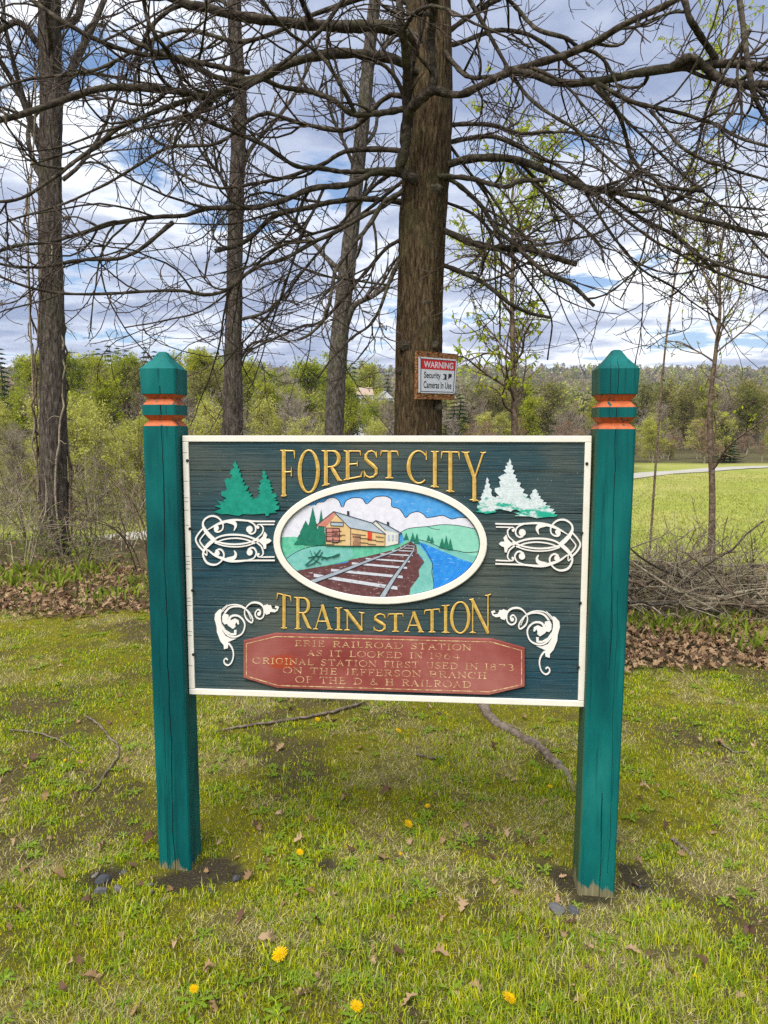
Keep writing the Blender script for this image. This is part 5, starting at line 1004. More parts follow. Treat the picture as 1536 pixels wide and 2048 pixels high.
P1, R1, q1 = grow(LPn, LRn, np.maximum(3, (llen * 4.2).astype(int)), 0.2, (0.35, 1.5), 12, 0.7, 0.6, 0.0030, 0.012, 0.12)
P2, R2, q2 = grow(P1, R1, 5, 0.18, (0.15, 0.7), 7, 0.7, 0.7, 0.0024, 0.03, 0.15)
P3, R3, q3 = grow(P2, R2, 3, 0.2, (0.04, 0.22), 4, 0.8, 0.75, 0.0021, 0.05, 0.2)
P4, R4, q4 = grow(LPn, LRn, (llen * 5).astype(int), 0.05, (0.06, 0.3), 4, 0.9, 0.3, 0.0023, 0.05, 0.18)
def clear_of_plate(P):
    # no shoot hangs right in front of the warning plate
    v_ = P - np.array([0, 0, CAMH]); dp = v_[..., 1] * CP - v_[..., 2] * SP; px = 768 + FPX * v_[..., 0] / dp; py = 1024 - FPX * (v_[..., 1] * SP + v_[..., 2] * CP) / dp
    return ~((px > 825) & (px < 925) & (py > 690) & (py < 815)).any(1)
k1 = clear_of_plate(P1); k2 = clear_of_plate(P2) & k1[q2]; k3 = clear_of_plate(P3) & k2[q3]; k4 = clear_of_plate(P4); o1 = q1; o2 = q1[q2]; o3 = o2[q3]; o4 = q4
lets = list(LB)
for i in range(NL):
    s1, s2, s3, s4 = (o1 == i) & k1, (o2 == i) & k2, (o3 == i) & k3, (o4 == i) & k4
    V, Fs = joinm([tubes(LPn[i:i + 1] - OFF, LRn[i:i + 1], 10, True), tubes(P1[s1] - OFF, R1[s1], 5, True)])
    lo = mobj('limb', mesh_np('limb', V, Fs, M_limb, None, True), oak)
    V, Fs = joinm([tubes(P2[s2] - OFF, R2[s2], 4), tubes(P3[s3] - OFF, R3[s3], 3), tubes(P4[s4] - OFF, R4[s4], 3)])
    mobj('twigs', mesh_np('twigs', V, Fs, M_twig, None, True), lo, kind='stuff')

# ------------------------------------------------------------------ warning sign on the oak
mo_ = MT('weathered strand board', 0.85, 0.15); fl = mo_.n('ShaderNodeTexVoronoi'); mo_.put(fl.inputs['Vector'], mo_.mapping((55, 60, 150))); fl.inputs['Scale'].default_value = 1.0
mo_.base(mo_.mix(mo_.ramp(mo_.noise(40, 6, 0.7), [(0.4, 0.6), (0.6, 0.0)]), mo_.ramp(mo_.sep(fl.outputs['Color'])[0], [(0.1, (0.12, 0.045, 0.018)), (0.5, (0.30, 0.13, 0.05)), (0.9, (0.46, 0.25, 0.10))]), (0.05, 0.02, 0.01))); M_osb = mo_.m
tcx = at(838, 755, D_OAK); WA = RAD(45)
wroot = empty('warning_sign', (tcx.x + 0.138, D_OAK - 0.138, 2.09), WA, label='small red and white warning sign on a weathered board nailed to the oak trunk', category='sign')
# local frame: x along the board, y into the trunk, z up; solve the board's outline from its pixels on this plane
cw, sw = math.cos(WA), math.sin(WA); W0 = wroot.location.copy()
def Wp(px, py):
    r = ray(px, py); n_ = (-sw, cw); t = (n_[0] * W0.x + n_[1] * W0.y) / (n_[0] * r.x + n_[1] * r.y); p = Vector((0, 0, CAMH)) + r * t
    return (cw * (p.x - W0.x) + sw * (p.y - W0.y), p.z - W0.z)
Zc = lambda a, b: (780 + a / 9.6, 680 + b / 9.6)
bq = [Wp(*Zc(*p)) for p in ((525, 205), (1318, 272), (1240, 1148), (512, 1132))]; pq = [Wp(*Zc(*p)) for p in ((552, 320), (1288, 378), (1238, 1035), (552, 1015))]
mb = MB(); mb.poly(bq, 0.022, 0.002); mb.build('backing_board', M_osb, wroot)
def wl_paint(n_, c1, c2): return flat_paint(n_, c1, c2, 30, (0.12, 0.10, 0.08), 0.78, 0.4)
M_wp, M_wr, M_wk = wl_paint('sign plate white', (0.62, 0.64, 0.68), (0.70, 0.71, 0.74)), wl_paint('sign plate red', (0.55, 0.012, 0.014), (0.62, 0.02, 0.02)), wl_paint('sign plate black', (0.012, 0.014, 0.018), (0.02, 0.022, 0.028))
mb = MB(); mb.poly(pq, 0.003, -0.002); plate = mb.build('plate', M_wp, wroot)
def Bq(u, v_):     # u,v in the plate, v down
    (ax_, az_), (bx, bz), (cx_, cz), (dx, dz) = pq; return ((ax_ * (1 - u) + bx * u) * (1 - v_) + (dx * (1 - u) + cx_ * u) * v_, (az_ * (1 - u) + bz * u) * (1 - v_) + (dz * (1 - u) + cz * u) * v_)
def prect(name, u0, v0, u1, v1, mat, y): mb = MB(); mb.poly([Bq(u0, v0), Bq(u1, v0), Bq(u1, v1), Bq(u0, v1)], -0.0015, y); return mb.build(name, mat, plate)
prect('red_field', 0.055, 0.055, 0.95, 0.33, M_wr, -0.0026)
for q in ((0.04, 0.04, 0.96, 0.056), (0.04, 0.945, 0.96, 0.962), (0.04, 0.056, 0.056, 0.945), (0.944, 0.056, 0.96, 0.945)): prect('frame_line', *q, M_wk, -0.0030)
def ptext(txt, u0, v0, u1, v1, mat, y, bold):
    cu = bpy.data.curves.new('lettering', 'FONT'); cu.body = txt; cu.offset = bold; o = bpy.data.objects.new('lettering', cu); COL.objects.link(o); bpy.context.view_layer.update()
    me = bpy.data.meshes.new_from_object(o.evaluated_get(bpy.context.evaluated_depsgraph_get())); bpy.data.objects.remove(o); bpy.data.curves.remove(cu)
    co = np.zeros(len(me.vertices) * 3); me.vertices.foreach_get('co', co); co = co.reshape(-1, 3); mn, mxx = co.min(0), co.max(0); out_ = []
    for p in co:
        u = u0 + (u1 - u0) * (p[0] - mn[0]) / (mxx[0] - mn[0]); v_ = v1 + (v0 - v1) * (p[1] - mn[1]) / (mxx[1] - mn[1]); a, b = Bq(u, v_); out_.append((a, y, b))
    me.vertices.foreach_set('co', np.array(out_).ravel()); me.update(); me.materials.clear(); me.materials.append(mat); mobj('lettering', me, plate)
ptext('WARNING', 0.12, 0.105, 0.90, 0.285, M_wp, -0.0034, 0.02); ptext('Security', 0.13, 0.40, 0.57, 0.63, M_wk, -0.0030, 0.012); ptext('Cameras In Use', 0.12, 0.665, 0.885, 0.86, M_wk, -0.0030, 0.012)
def ppoly(name, pts, mat, y): mb = MB(); mb.poly([Bq(*p) for p in pts], -0.0015, y); mb.build(name, mat, plate)
ppoly('camera_symbol', [(0.66 + .055 * math.cos(t * .4488), 0.52 + .085 * math.sin(t * .4488)) for t in range(14)], M_wk, -0.0030); ppoly('camera_symbol', [(0.635 + .046 * math.cos(t * .4488), 0.525 + .068 * math.sin(t * .4488)) for t in range(14)], M_wp, -0.0033)
ppoly('camera_symbol', [(0.68, 0.445), (0.76, 0.425), (0.765, 0.60), (0.69, 0.60)], M_wk, -0.0029); ppoly('camera_symbol', [(0.73, 0.43), (0.765, 0.43), (0.775, 0.60), (0.74, 0.60)], M_wp, -0.0036); ppoly('camera_symbol', [(0.785, 0.42), (0.875, 0.43), (0.875, 0.51), (0.785, 0.575)], M_wk, -0.0030)
for u, v_ in ((0.025, 0.02), (0.975, 0.02), (0.975, 0.985), (0.025, 0.985)):
    p = Bq(u, v_); mb = MB(); mb.poly([(p[0] + .004 * math.cos(t * .785), p[1] + .004 * math.sin(t * .785)) for t in range(8)], 0, -0.005); mb.build('nail', M_bolt, wroot)

# ------------------------------------------------------------------ three tall trees behind
def tall_tree(name, px, d, mat, lab, limbs, nproc, seed, twig=M_twig, base_y=None):
    P = np.array([list(at(a, b, d)) for a, b, _ in px]); R = np.array([q * d / FPX / 2 for _, _, q in px]); P[0, 2] = gz(P[0, 0], d) - 0.25
    root = empty(name, (P[0, 0], d, gz(P[0, 0], d)), 0, label=lab, category='tree'); off = np.array(root.location)
    mobj('trunk', trunk_mesh('trunk', P - off, R * 0.88, mat, 60, 0.06, 320, seed, 0.016), root)
    LPs, LRs = [], []
    for pts, w0, w1, d1 in limbs:
        C = catmull(pts, 6); n_ = len(C); dd = np.linspace(d, d1, n_); Q = np.array([list(at(a, b, e)) for (a, b), e in zip(C, dd)]); A_ = resample(np.column_stack([Q, np.linspace(w0, w1, n_) * d / FPX / 2]), 18); LPs.append(A_[:, :3]); LRs.append(A_[:, 3])
    TPr = resample(np.column_stack([P, R]), 30)
    if nproc:
        a, b, _ = grow(TPr[None, :, :3], TPr[None, :, 3], nproc, 0.35, (1.2, 3.2), 18, 0.9, 0.32, 0.008, 0.10, 0.08); LPs += list(a); LRs += list(b)
    LPs, LRs = np.array(LPs), np.array(LRs)
    a1, b1, i1 = grow(LPs, LRs, 9, 0.15, (0.4, 1.5), 9, 0.7, 0.6, 0.0055, 0.05, 0.14); a2, b2, i2 = grow(a1, b1, 5, 0.2, (0.15, 0.7), 6, 0.7, 0.7, 0.0042, 0.04, 0.16)
    for i in range(len(LPs)):
        V, Fs = joinm([tubes(LPs[i:i + 1] - off, LRs[i:i + 1], 8, True), tubes(a1[i1 == i] - off, b1[i1 == i], 4)]); lo = mobj('limb', mesh_np('limb', V, Fs, mat, None, True), root)
        V, Fs = tubes(a2[i1[i2] == i] - off, b2[i1[i2] == i], 3); mobj('twigs', mesh_np('twigs', V, Fs, twig, None, True), lo, kind='stuff')
    return root, off
vt, voff = tall_tree('vine_tree', [(110, 1112, 78), (108, 1060, 62), (106, 900, 57), (106, 760, 55), (104, 640, 52), (100, 500, 48), (100, 350, 46), (103, 200, 46), (100, 60, 46), (98, -150, 40), (95, -500, 26)], 10.6, M_grey, 'tall grey trunk wrapped in climbing vines above the leaf litter',
   [([(82, 305), (65, 260), (40, 190), (0, 120), (-60, 40)], 12, 7, 10.2), ([(118, 200), (150, 125), (175, 75), (200, 20), (240, -80)], 18, 9, 10.8), ([(95, 60), (150, 40), (165, 0), (200, -100)], 16, 8, 11), ([(80, 95), (40, 45), (0, 60), (-60, 90)], 14, 9, 10.2), ([(125, 360), (160, 330), (200, 270), (230, 200), (250, 120)], 9, 4, 10.8)], 7, 5)
vp = []
for k in range(13):
    z0, z1 = 0.0, 1.5 + 5.0 * rng.random(); zz_ = np.linspace(z0, z1, 26); a0 = rng.random() * 6.28; sp_ = rng.normal(0, 0.5); th = a0 + sp_ * zz_ + 0.35 * np.sin(zz_ * (1 + rng.random()) + k); xs_ = at(106, 900, 10.6).x; r_ = 0.205 + 0.015 * rng.random() + 0.05 * (rng.random(26) < 0.15) - 0.006 * zz_
    vp.append(np.stack([xs_ + r_ * np.cos(th) - 0.004 * zz_, 10.6 + r_ * np.sin(th), zz_ + gz(xs_, 10.6)], 1))
vp = np.array(vp); vr = np.full(vp.shape[:2], 0.012) * (0.6 + 0.9 * rng.random((13, 1)))
w1_, v1_, _ = grow(vp, vr, 9, 0.1, (0.15, 0.6), 8, 1.1, 0.5, 0.0035, -0.06, 0.25)
for k in range(13):
    V, Fs = joinm([tubes(vp[k:k + 1] - voff, vr[k:k + 1], 5), tubes(w1_[_ == k] - voff, v1_[_ == k], 3)]); mobj('vine', mesh_np('vine', V, Fs, M_straw if k % 3 == 0 else M_brown, None, True), vt)
tall_tree('maple_tree', [(466, 1080, 52), (466, 870, 46), (467, 700, 38), (470, 500, 33), (474, 350, 32), (480, 200, 29), (470, 60, 28), (466, -150, 24), (460, -500, 16)], 12.5, M_grey, 'slim grey-brown trunk standing alone behind the left of the sign'.replace(' the left of', ''),
   [([(480, 360), (500, 300), (560, 230), (600, 170), (640, 80)], 10, 5, 13), ([(470, 420), (440, 350), (400, 300), (370, 220)], 8, 4, 12), ([(478, 640), (530, 625), (560, 600), (600, 610)], 7, 3, 12.2), ([(470, 740), (500, 690), (540, 680)], 7, 3, 12.5)], 5, 8)
tall_tree('aspen_tree', [(664, 1060, 48), (668, 870, 42), (672, 760, 41), (682, 640, 38), (694, 540, 36), (704, 450, 33), (714, 350, 30), (726, 250, 28), (738, 120, 26), (750, 0, 25), (765, -200, 20), (780, -500, 12)], 11.5, M_pale, 'pale leaning trunk with smooth grey bark beside the oak',
   [([(692, 650), (710, 610), (750, 590), (785, 560)], 14, 6, 11.2), ([(706, 440), (730, 390), (770, 330)], 8, 4, 11.9), ([(715, 350), (690, 290), (660, 220), (650, 150)], 8, 4, 11), ([(735, 140), (770, 90), (790, 20)], 8, 4, 12)], 6, 13)

# ------------------------------------------------------------------ saplings in young leaf
lmx = MT('young spring leaf'); lmx.leafy(lmx.mix(lmx.ramp(lmx.noise(3, 3), [(0.4, 0.0), (0.6, 1.0)]), (0.34, 0.42, 0.03), (0.48, 0.52, 0.05)), 0.45); M_young = lmx.m
lmg = MT('green shrub leaf'); lmg.leafy(lmg.mix(lmg.ramp(lmg.noise(5, 3), [(0.4, 0.0), (0.6, 1.0)]), (0.13, 0.20, 0.02), (0.27, 0.32, 0.04)), 0.4); M_green = lmg.m
def leaves_on(P, n, size, hang=0.5, tmin=0.3):
    """small pointed leaves along shoots"""
    M, K, _ = P.shape; par = rng.integers(0, M, n); t = tmin + (1 - tmin) * rng.random(n); f = t * (K - 1); i = np.minimum(f.astype(int), K - 2); u = (f - i)[:, None]
    s = P[par, i] * (1 - u) + P[par, i + 1] * u; d = rng.normal(0, 1, (n, 3)); d[:, 2] -= hang; d /= np.linalg.norm(d, axis=1, keepdims=True); q = rng.normal(0, 1, (n, 3)); q -= (q * d).sum(1, keepdims=True) * d; q /= np.linalg.norm(q, axis=1, keepdims=True)
    L_ = size * (0.6 + 0.7 * rng.random((n, 1))); V = np.stack([s, s + d * L_ * .45 + q * L_ * .2, s + d * L_, s + d * L_ * .45 - q * L_ * .2], 1).reshape(-1, 3); return V, [np.arange(n * 4).reshape(n, 4)]
def sapling(name, px, d, lab, nb, nl, lrange, t0=0.3, lsize=0.06, twigK=6):
    P = np.array([list(at(a, b, d)) for a, b, _ in px]); R = np.array([q * d / FPX / 2 for _, _, q in px]); P[0, 2] = gz(P[0, 0], d) - 0.1
    root = empty(name, (P[0, 0], d, gz(P[0, 0], d)), 0, label=lab, category='tree'); off = np.array(root.location); A_ = resample(np.column_stack([catmull(P.tolist(), 5), np.interp(np.linspace(0, 1, (len(P) - 1) * 5 + 1), np.linspace(0, 1, len(P)), R)]), 36)
    V, Fs = tubes(A_[None, :, :3] - off, A_[None, :, 3], 9, True); mobj('trunk', mesh_np('trunk', V, Fs, M_brown, None, True), root)
    a, b, _ = grow(A_[None, :, :3], A_[None, :, 3], nb, t0, lrange, 14, 0.85, 0.5, 0.005, 0.05, 0.07, 1.6); a1, b1, i1 = grow(a, b, twigK, 0.2, (0.2, 0.8), 8, 0.65, 0.7, 0.0035, -0.01, 0.12)
    for i in range(nb):
        V, Fs = joinm([tubes(a[i:i + 1] - off, b[i:i + 1], 5), tubes(a1[i1 == i] - off, b1[i1 == i], 3)]); mobj('branch', mesh_np('branch', V, Fs, M_brown, None, True), root)
    V, Fs = leaves_on(a1, nl, lsize, 0.9); mobj('leaves', mesh_np('leaves', V - off, Fs, M_young), root, kind='stuff'); return root
sapling('cherry_sapling', [(1030, 1090, 15), (1029, 870, 13), (1026, 700, 11), (1024, 600, 9), (1026, 500, 7), (1022, 420, 5), (1028, 360, 4), (1026, 320, 3)], 9.4, 'thin upright sapling in drooping light green leaf beside the oak', 34, 3000, (0.7, 1.5), 0.40, 0.066, 8)
sapling('young_tree', [(1424, 1100, 18), (1424, 1040, 13), (1424, 960, 12), (1420, 860, 11), (1421, 800, 9), (1432, 700, 8), (1440, 620, 6), (1438, 540, 5), (1445, 480, 4), (1450, 430, 3)], 9.6, 'young branching tree rising from the brush pile before the field', 26, 850, (0.7, 1.8), 0.3, 0.055, 7)
sapling('leafy_sapling', [(1300, 1010, 5), (1330, 700, 4), (1370, 450, 4), (1400, 300, 4), (1440, 160, 4), (1470, 20, 3)], 13.5, 'tall wispy sapling whose pale leaves show high between the oak limbs', 22, 1200, (0.6, 1.5), 0.55, 0.08, 5)

# ================================================================== brush, shrubs, woodland
def shrub(px_or_xy, h, nst, spread, mat, lab, grp, leafmat=None, nl=0, lsize=0.05, tw=6, name='bare_shrub', r0=0.011, lowleaf=False):
    x, y = px_or_xy; z = gz(x, y); root = empty(name, (x, y, z), 0, label=lab, category='shrub', group=grp)
    a = rng.random(nst) * 6.28; lean = spread * (0.25 + 0.9 * rng.random(nst)); K = 14; d = np.stack([np.cos(a) * lean, np.sin(a) * lean, np.ones(nst)], 1); d /= np.linalg.norm(d, axis=1, keepdims=True)
    p = np.stack([np.cos(a) * .12, np.sin(a) * .12, -0.05 + 0 * a], 1); L_ = h * (0.55 + 0.5 * rng.random(nst)); pts = [p]; bend = rng.normal(0, .04, (nst, 3)); bend[:, 2] -= 0.035 * spread
    for k in range(K - 1): d = d + bend + rng.normal(0, .05, (nst, 3)); d /= np.linalg.norm(d, axis=1, keepdims=True); pts.append(pts[-1] + d * (L_ / (K - 1))[:, None])
    P = np.stack(pts, 1); R = np.linspace(1, .3, K)[None] * (r0 * (0.6 + 0.7 * rng.random(nst)))[:, None]
    a1, b1, i1 = grow(P, R, tw, 0.2, (0.15 * h, 0.45 * h), 8, 0.6, 0.6, r0 * .28, 0.03, 0.12); a2, b2, i2 = grow(a1, b1, 3, 0.2, (0.06 * h, 0.2 * h), 5, 0.7, 0.7, r0 * .22, 0.02, 0.15)
    V, Fs = joinm([tubes(P, R, 5), tubes(a1, b1, 4), tubes(a2, b2, 3)]); mobj('stems', mesh_np('stems', V, Fs, mat, None, True), root)
    if nl:
        src = a1 if not lowleaf else a1[a1[:, 0, 2] < h * 0.45]
        V, Fs = leaves_on(src, nl, lsize, 0.1, 0.1); mobj('leaves', mesh_np('leaves', V, Fs, leafmat), root, kind='stuff')
    return root
def gx(px, d): return ((px - 768) / FPX * d / CP, d)
# near brush along the lawn's far edge
GB = 'bare brush along the edge of the lawn'
for (px, d, h, n, sp, m, nl) in ((30, 9.6, 1.4, 10, 0.7, M_straw, 300), (-40, 10.5, 2.0, 12, 0.6, M_straw, 0), (170, 11.4, 1.7, 14, 0.8, M_straw, 260), (240, 10.8, 1.7, 9, 0.7, M_straw, 220), (285, 9.4, 1.8, 7, 0.45, M_brown, 0), (60, 12.5, 2.0, 14, 0.7, M_straw, 160), (150, 9.8, 1.0, 12, 0.9, M_green and M_straw, 320), (215, 13, 2.0, 10, 0.6, M_straw, 120),
                                (330, 12, 2.3, 14, 0.6, M_brown, 60), (400, 12.5, 2.4, 14, 0.6, M_straw, 60), (430, 13.5, 2.6, 14, 0.5, M_brown, 60), (520, 13, 2.4, 14, 0.6, M_brown, 60), (560, 12, 2.2, 12, 0.6, M_straw, 0), (620, 13.5, 2.3, 12, 0.6, M_straw, 60), (740, 13, 2.3, 12, 0.6, M_brown, 80), (930, 12, 2.2, 12, 0.6, M_straw, 60), (990, 13, 2.2, 12, 0.6, M_straw, 60), (1090, 12.5, 2.2, 12, 0.6, M_brown, 120), (1130, 11.5, 1.9, 10, 0.6, M_straw, 60)):
    cw_ = 'pale straw-coloured' if m is M_straw else 'dark brown'; lab = f'{cw_} arching brush with a few fresh green leaves at the lawn edge' if nl else f'{cw_} leafless arching brush at the lawn edge'
    shrub(gx(px, d), h, n, sp, m, lab, GB if nl else 'leafless brush at the lawn edge', M_green, nl, 0.05, 6, 'brush', 0.010, True)
# green leafy weeds and daylily-like clumps before the brush pile
def clump(px, py, n, h, lab, mat=M_green, wd=0.010):
    p = ghit(px, py); h = h * 0.75; root = empty('leafy_plant', p, 0, label=lab, category='plant', group='green plants along the lawn edge'); V, F = [], []
    for k in range(n):
        a = rng.random() * 6.28; L_ = h * (0.5 + 0.7 * rng.random()); ln = 0.25 + 0.6 * rng.random(); bx, by = rng.normal(0, .14, 2); i = len(V); ca, sa = math.cos(a), math.sin(a)
        for t, w_ in ((0, .6), (.35, 1), (.7, .8), (1, .05)):
            r_ = L_ * ln * t * (0.5 + 0.5 * t); z_ = L_ * (t - 0.42 * ln * t * t)
            for s_ in (-1, 1): V.append((bx + ca * r_ - sa * wd * w_ * s_, by + sa * r_ + ca * wd * w_ * s_, z_))
        for q in range(3): F.append((i + 2 * q, i + 2 * q + 1, i + 2 * q + 3, i + 2 * q + 2))
    mobj("leaf_blades", mesh_np('leaf_blades', np.array(V), [np.array(F)], mat), root, kind="stuff")
for px, py, n, h in ((1290, 1250, 60, .22), (1330, 1262, 70, .24), (1375, 1262, 70, .22), (1410, 1255, 50, .2), (1480, 1262, 60, .24), (1525, 1300, 60, .25), (1450, 1235, 40, .2)): clump(px, py, n, h, 'bright green strappy plant growing at the foot of the brush pile')
for px, py, n, h in ((20, 1175, 60, .3), (130, 1170, 60, .3), (60, 1150, 60, .35), (215, 1195, 50, .16), (250, 1190, 60, .16), (180, 1150, 50, .3), (280, 1170, 40, .2), (90, 1185, 40, .2)): clump(px, py, n, h, 'fresh green weeds sprouting through the leaf litter', M_green, 0.012)
# brush pile
bp = empty('brush_pile', (gx(1400, 7.6)[0], 7.6, gz(gx(1400, 7.6)[0], 7.6)), 0, label='tangled pile of cut branches and twigs heaped before the mown field', category='brush pile'); bo = np.array(bp.location)
STP, STR = [], []
for k in range(90):
    c0 = np.array([gx(1250 + 340 * rng.random(), 7.6)[0], 7.0 + 2.2 * rng.random(), 0]); hh = 0.05 + 0.42 * rng.random() ** 1.3 * (1 - 0.45 * abs(c0[1] - 7.9)); hh = max(hh, 0.04)
    a = rng.normal(0, .45) + (math.pi if rng.random() < .5 else 0); L_ = 0.8 + 1.5 * rng.random(); el = rng.normal(0, .30); d = np.array([math.cos(a) * math.cos(el), math.sin(a) * math.cos(el), math.sin(el)]); K = 12; tt = np.linspace(-.5, .5, K)[:, None]
    P = c0 + d * tt * L_ + np.cumsum(rng.normal(0, .02, (K, 3)), 0); P[:, 2] += hh; g0 = gh(P[:, 0], P[:, 1]); P[:, 2] = np.maximum(P[:, 2] + gz(c0[0], c0[1]), g0 + 0.015); STP.append(P); STR.append(np.linspace(1, .45, K) * (0.005 + 0.020 * rng.random() ** 3))
STP, STR = np.array(STP), np.array(STR)
for k in range(90): V, Fs = tubes(STP[k:k + 1] - bo, STR[k:k + 1], 6, True); mobj('stick', mesh_np('stick', V, Fs, (M_straw, M_grey, M_brown)[k % 3], None, True), bp)
a1, b1, _ = grow(STP, STR, 6, 0.05, (0.2, 0.9), 9, 0.8, 0.6, 0.0022, 0.015, 0.16); a2, b2, _ = grow(a1, b1, 2, 0.1, (0.06, 0.35), 6, 0.8, 0.7, 0.0019, 0.02, 0.2)
V, Fs = joinm([tubes(a1, b1, 4), tubes(a2, b2, 3)]); V[:, 2] = np.maximum(V[:, 2], gh(V[:, 0], V[:, 1]) + .004); mobj('twigs', mesh_np('twigs', V - bo, Fs, M_straw, None, True), bp, kind='stuff')
for (px, d, h, n, sp, m) in ((1270, 8.4, 0.9, 10, 1.0, M_straw), (1360, 8.6, 1.0, 10, 1.0, M_straw), (1430, 8.2, 0.9, 9, 1.1, M_straw), (1470, 9.0, 1.1, 10, 0.9, M_straw), (1300, 8.2, 1.0, 6, 0.8, M_grey), (1500, 8.6, 1.1, 8, 0.9, M_brown), (1345, 9.0, 1.1, 4, 0.5, M_brown), (1560, 8.0, 1.1, 8, 0.9, M_grey)): shrub(gx(px, d), h, n, sp, m, 'sparse bare stems poking up out of the brush pile', 'stems in the brush pile', None, 0, .05, 5, 'bare_shrub', 0.008)

# ------------------------------------------------------------------ woodland trees: prototypes, then copies
def rand_mat(name, ca, cb, trans=0.4):
    m = MT(name); oi = m.n('ShaderNodeObjectInfo').outputs['Random']; c = m.mix(oi, ca, cb); c = m.mix(m.ramp(m.noise(0.9, 3, 0.6), [(0.35, 0.5), (0.6, 0.0)]), c, m.mix(0.55, c, (0.03, 0.04, 0.01))); m.leafy(c, trans); return m.m
M_yg, M_ol, M_wil, M_con = rand_mat('yellow-green crown', (0.32, 0.38, 0.03), (0.46, 0.47, 0.05)), rand_mat('olive crown', (0.20, 0.21, 0.05), (0.33, 0.30, 0.10)), rand_mat('pale willow crown', (0.46, 0.47, 0.09), (0.58, 0.56, 0.15)), rand_mat('conifer crown', (0.02, 0.045, 0.02), (0.04, 0.07, 0.03), 0.1)
mbr = MT('bare crown twigs', 0.95, 0.05); oi = mbr.n('ShaderNodeObjectInfo').outputs['Random']; mbr.base(mbr.mix(oi, (0.19, 0.145, 0.11), (0.34, 0.29, 0.24))); M_bare = mbr.m
mru = MT('russet shrub twigs', 0.95, 0.05); oi = mru.n('ShaderNodeObjectInfo').outputs['Random']; mru.base(mru.mix(oi, (0.24, 0.14, 0.085), (0.33, 0.24, 0.16))); M_russ = mru.m
def proto(kind, seed):
    """unit-height tree: (trunk mesh, crown mesh)"""
    global rng
    keep_ = rng; rng = np.random.default_rng(seed); tr = np.stack([np.cumsum(rng.normal(0, .008, 16)), np.cumsum(rng.normal(0, .008, 16)), np.linspace(-.03, .9, 16)], 1); rr = np.linspace(.02, .004, 16)
    if kind == 'conifer':
        trunk = tubes(tr[None], rr[None], 6); Vs = []; 
        n = 900; t = rng.random(n) ** 0.8; a = rng.random(n) * 6.28; rad = 0.17 * (1 - t) + .01; lay = np.round(t * 16) / 16; r = rad * np.sqrt(rng.random(n)); s = np.stack([np.cos(a) * r, np.sin(a) * r, .06 + lay * .94 - r * .35], 1); d = np.stack([np.cos(a), np.sin(a), -.35 + 0 * a], 1); q = np.stack([-np.sin(a), np.cos(a), 0 * a], 1); L_ = .045 + .05 * (1 - t)[:, None]
        V = np.stack([s - q * .018, s + q * .018, s + d * L_], 1).reshape(-1, 3); crown = (V, [np.arange(n * 3).reshape(n, 3)]); lm_ = M_con
    else:
        wide = {'willow': 0.75, 'shrub': 0.9}.get(kind, 0.5); t0 = {'willow': .05, 'shrub': .03}.get(kind, .22)
        a, b, _ = grow(tr[None], rr[None], 26, t0, (0.18 * wide * 2, 0.34 * wide * 2), 10, 0.75, .55, .003, .09, .07); a1, b1, _ = grow(a, b, 6, .25, (.08, .24), 7, .7, .7, .0018, .05, .12); a2, b2, _ = grow(a1, b1, 4, .2, (.03, .11), 4, .7, .8, .0013, .04, .15)
        trunk = joinm([tubes(tr[None], rr[None], 7), tubes(a, b, 4)] + ([tubes(a1, b1, 3)] if kind not in ('bare', 'russet') else []))
        if kind in ('bare', 'russet'):
            crown = joinm([tubes(a1, b1, 3), tubes(a2, b2, 3)]); lm_ = M_bare if kind == 'bare' else M_russ
        else:
            n = {'leafy': 7000, 'olive': 4500, 'willow': 6000, 'shrub': 5000}[kind]; src = np.concatenate([a2, a2[:, :, :]]); M = len(a2); par = rng.integers(0, M, n); k = rng.integers(0, 4, n); s = a2[par, k] + rng.normal(0, .022, (n, 3)); d = rng.normal(0, 1, (n, 3)); d /= np.linalg.norm(d, axis=1, keepdims=True); q = rng.normal(0, 1, (n, 3)); q -= (q * d).sum(1, keepdims=True) * d; q /= np.linalg.norm(q, axis=1, keepdims=True); sz = (.005 + .011 * rng.random((n, 1)) ** 1.5)
            V = np.stack([s - d * sz, s + q * sz * .7, s + d * sz, s - q * sz * .7], 1).reshape(-1, 3); crown = (V, [np.arange(n * 4).reshape(n, 4)]); lm_ = {'leafy': M_yg, 'olive': M_ol, 'willow': M_wil, 'shrub': M_wil}[kind]
    rng = keep_; tm = mesh_np('trunk', trunk[0], trunk[1], M_straw if kind in ('russet', 'willow', 'bare') else M_brown, None, True); cm = mesh_np('crown', crown[0], crown[1], lm_, None, kind in ('bare', 'russet')); return tm, cm
PR = {k: [proto(k, 10 * j + s) for s in range(3)] for j, k in enumerate(('leafy', 'olive', 'bare', 'willow', 'conifer', 'russet'))}
LABT = {'leafy': ('yellow-green spring tree in the woods beyond the field', 'tree', 'yellow-green trees in the woods beyond the field', 'woodland_tree'), 'olive': ('olive-brown budding tree on the wooded slope beyond the field', 'tree', 'budding olive trees on the far slope', 'budding_tree'), 'bare': ('leafless grey-brown tree in the woods beyond the field', 'tree', 'leafless trees beyond the field', 'bare_tree'),
        'willow': ('pale green willow thicket growing beyond the trail', 'shrub', 'willow thickets beyond the trail', 'willow_shrub'), 'conifer': ('dark green conifer standing above the leafing woods', 'tree', 'conifers above the woods', 'conifer'), 'russet': ('reddish-brown leafless thicket at the foot of the woods', 'shrub', 'russet thickets at the foot of the woods', 'russet_shrub')}
cnt = 0
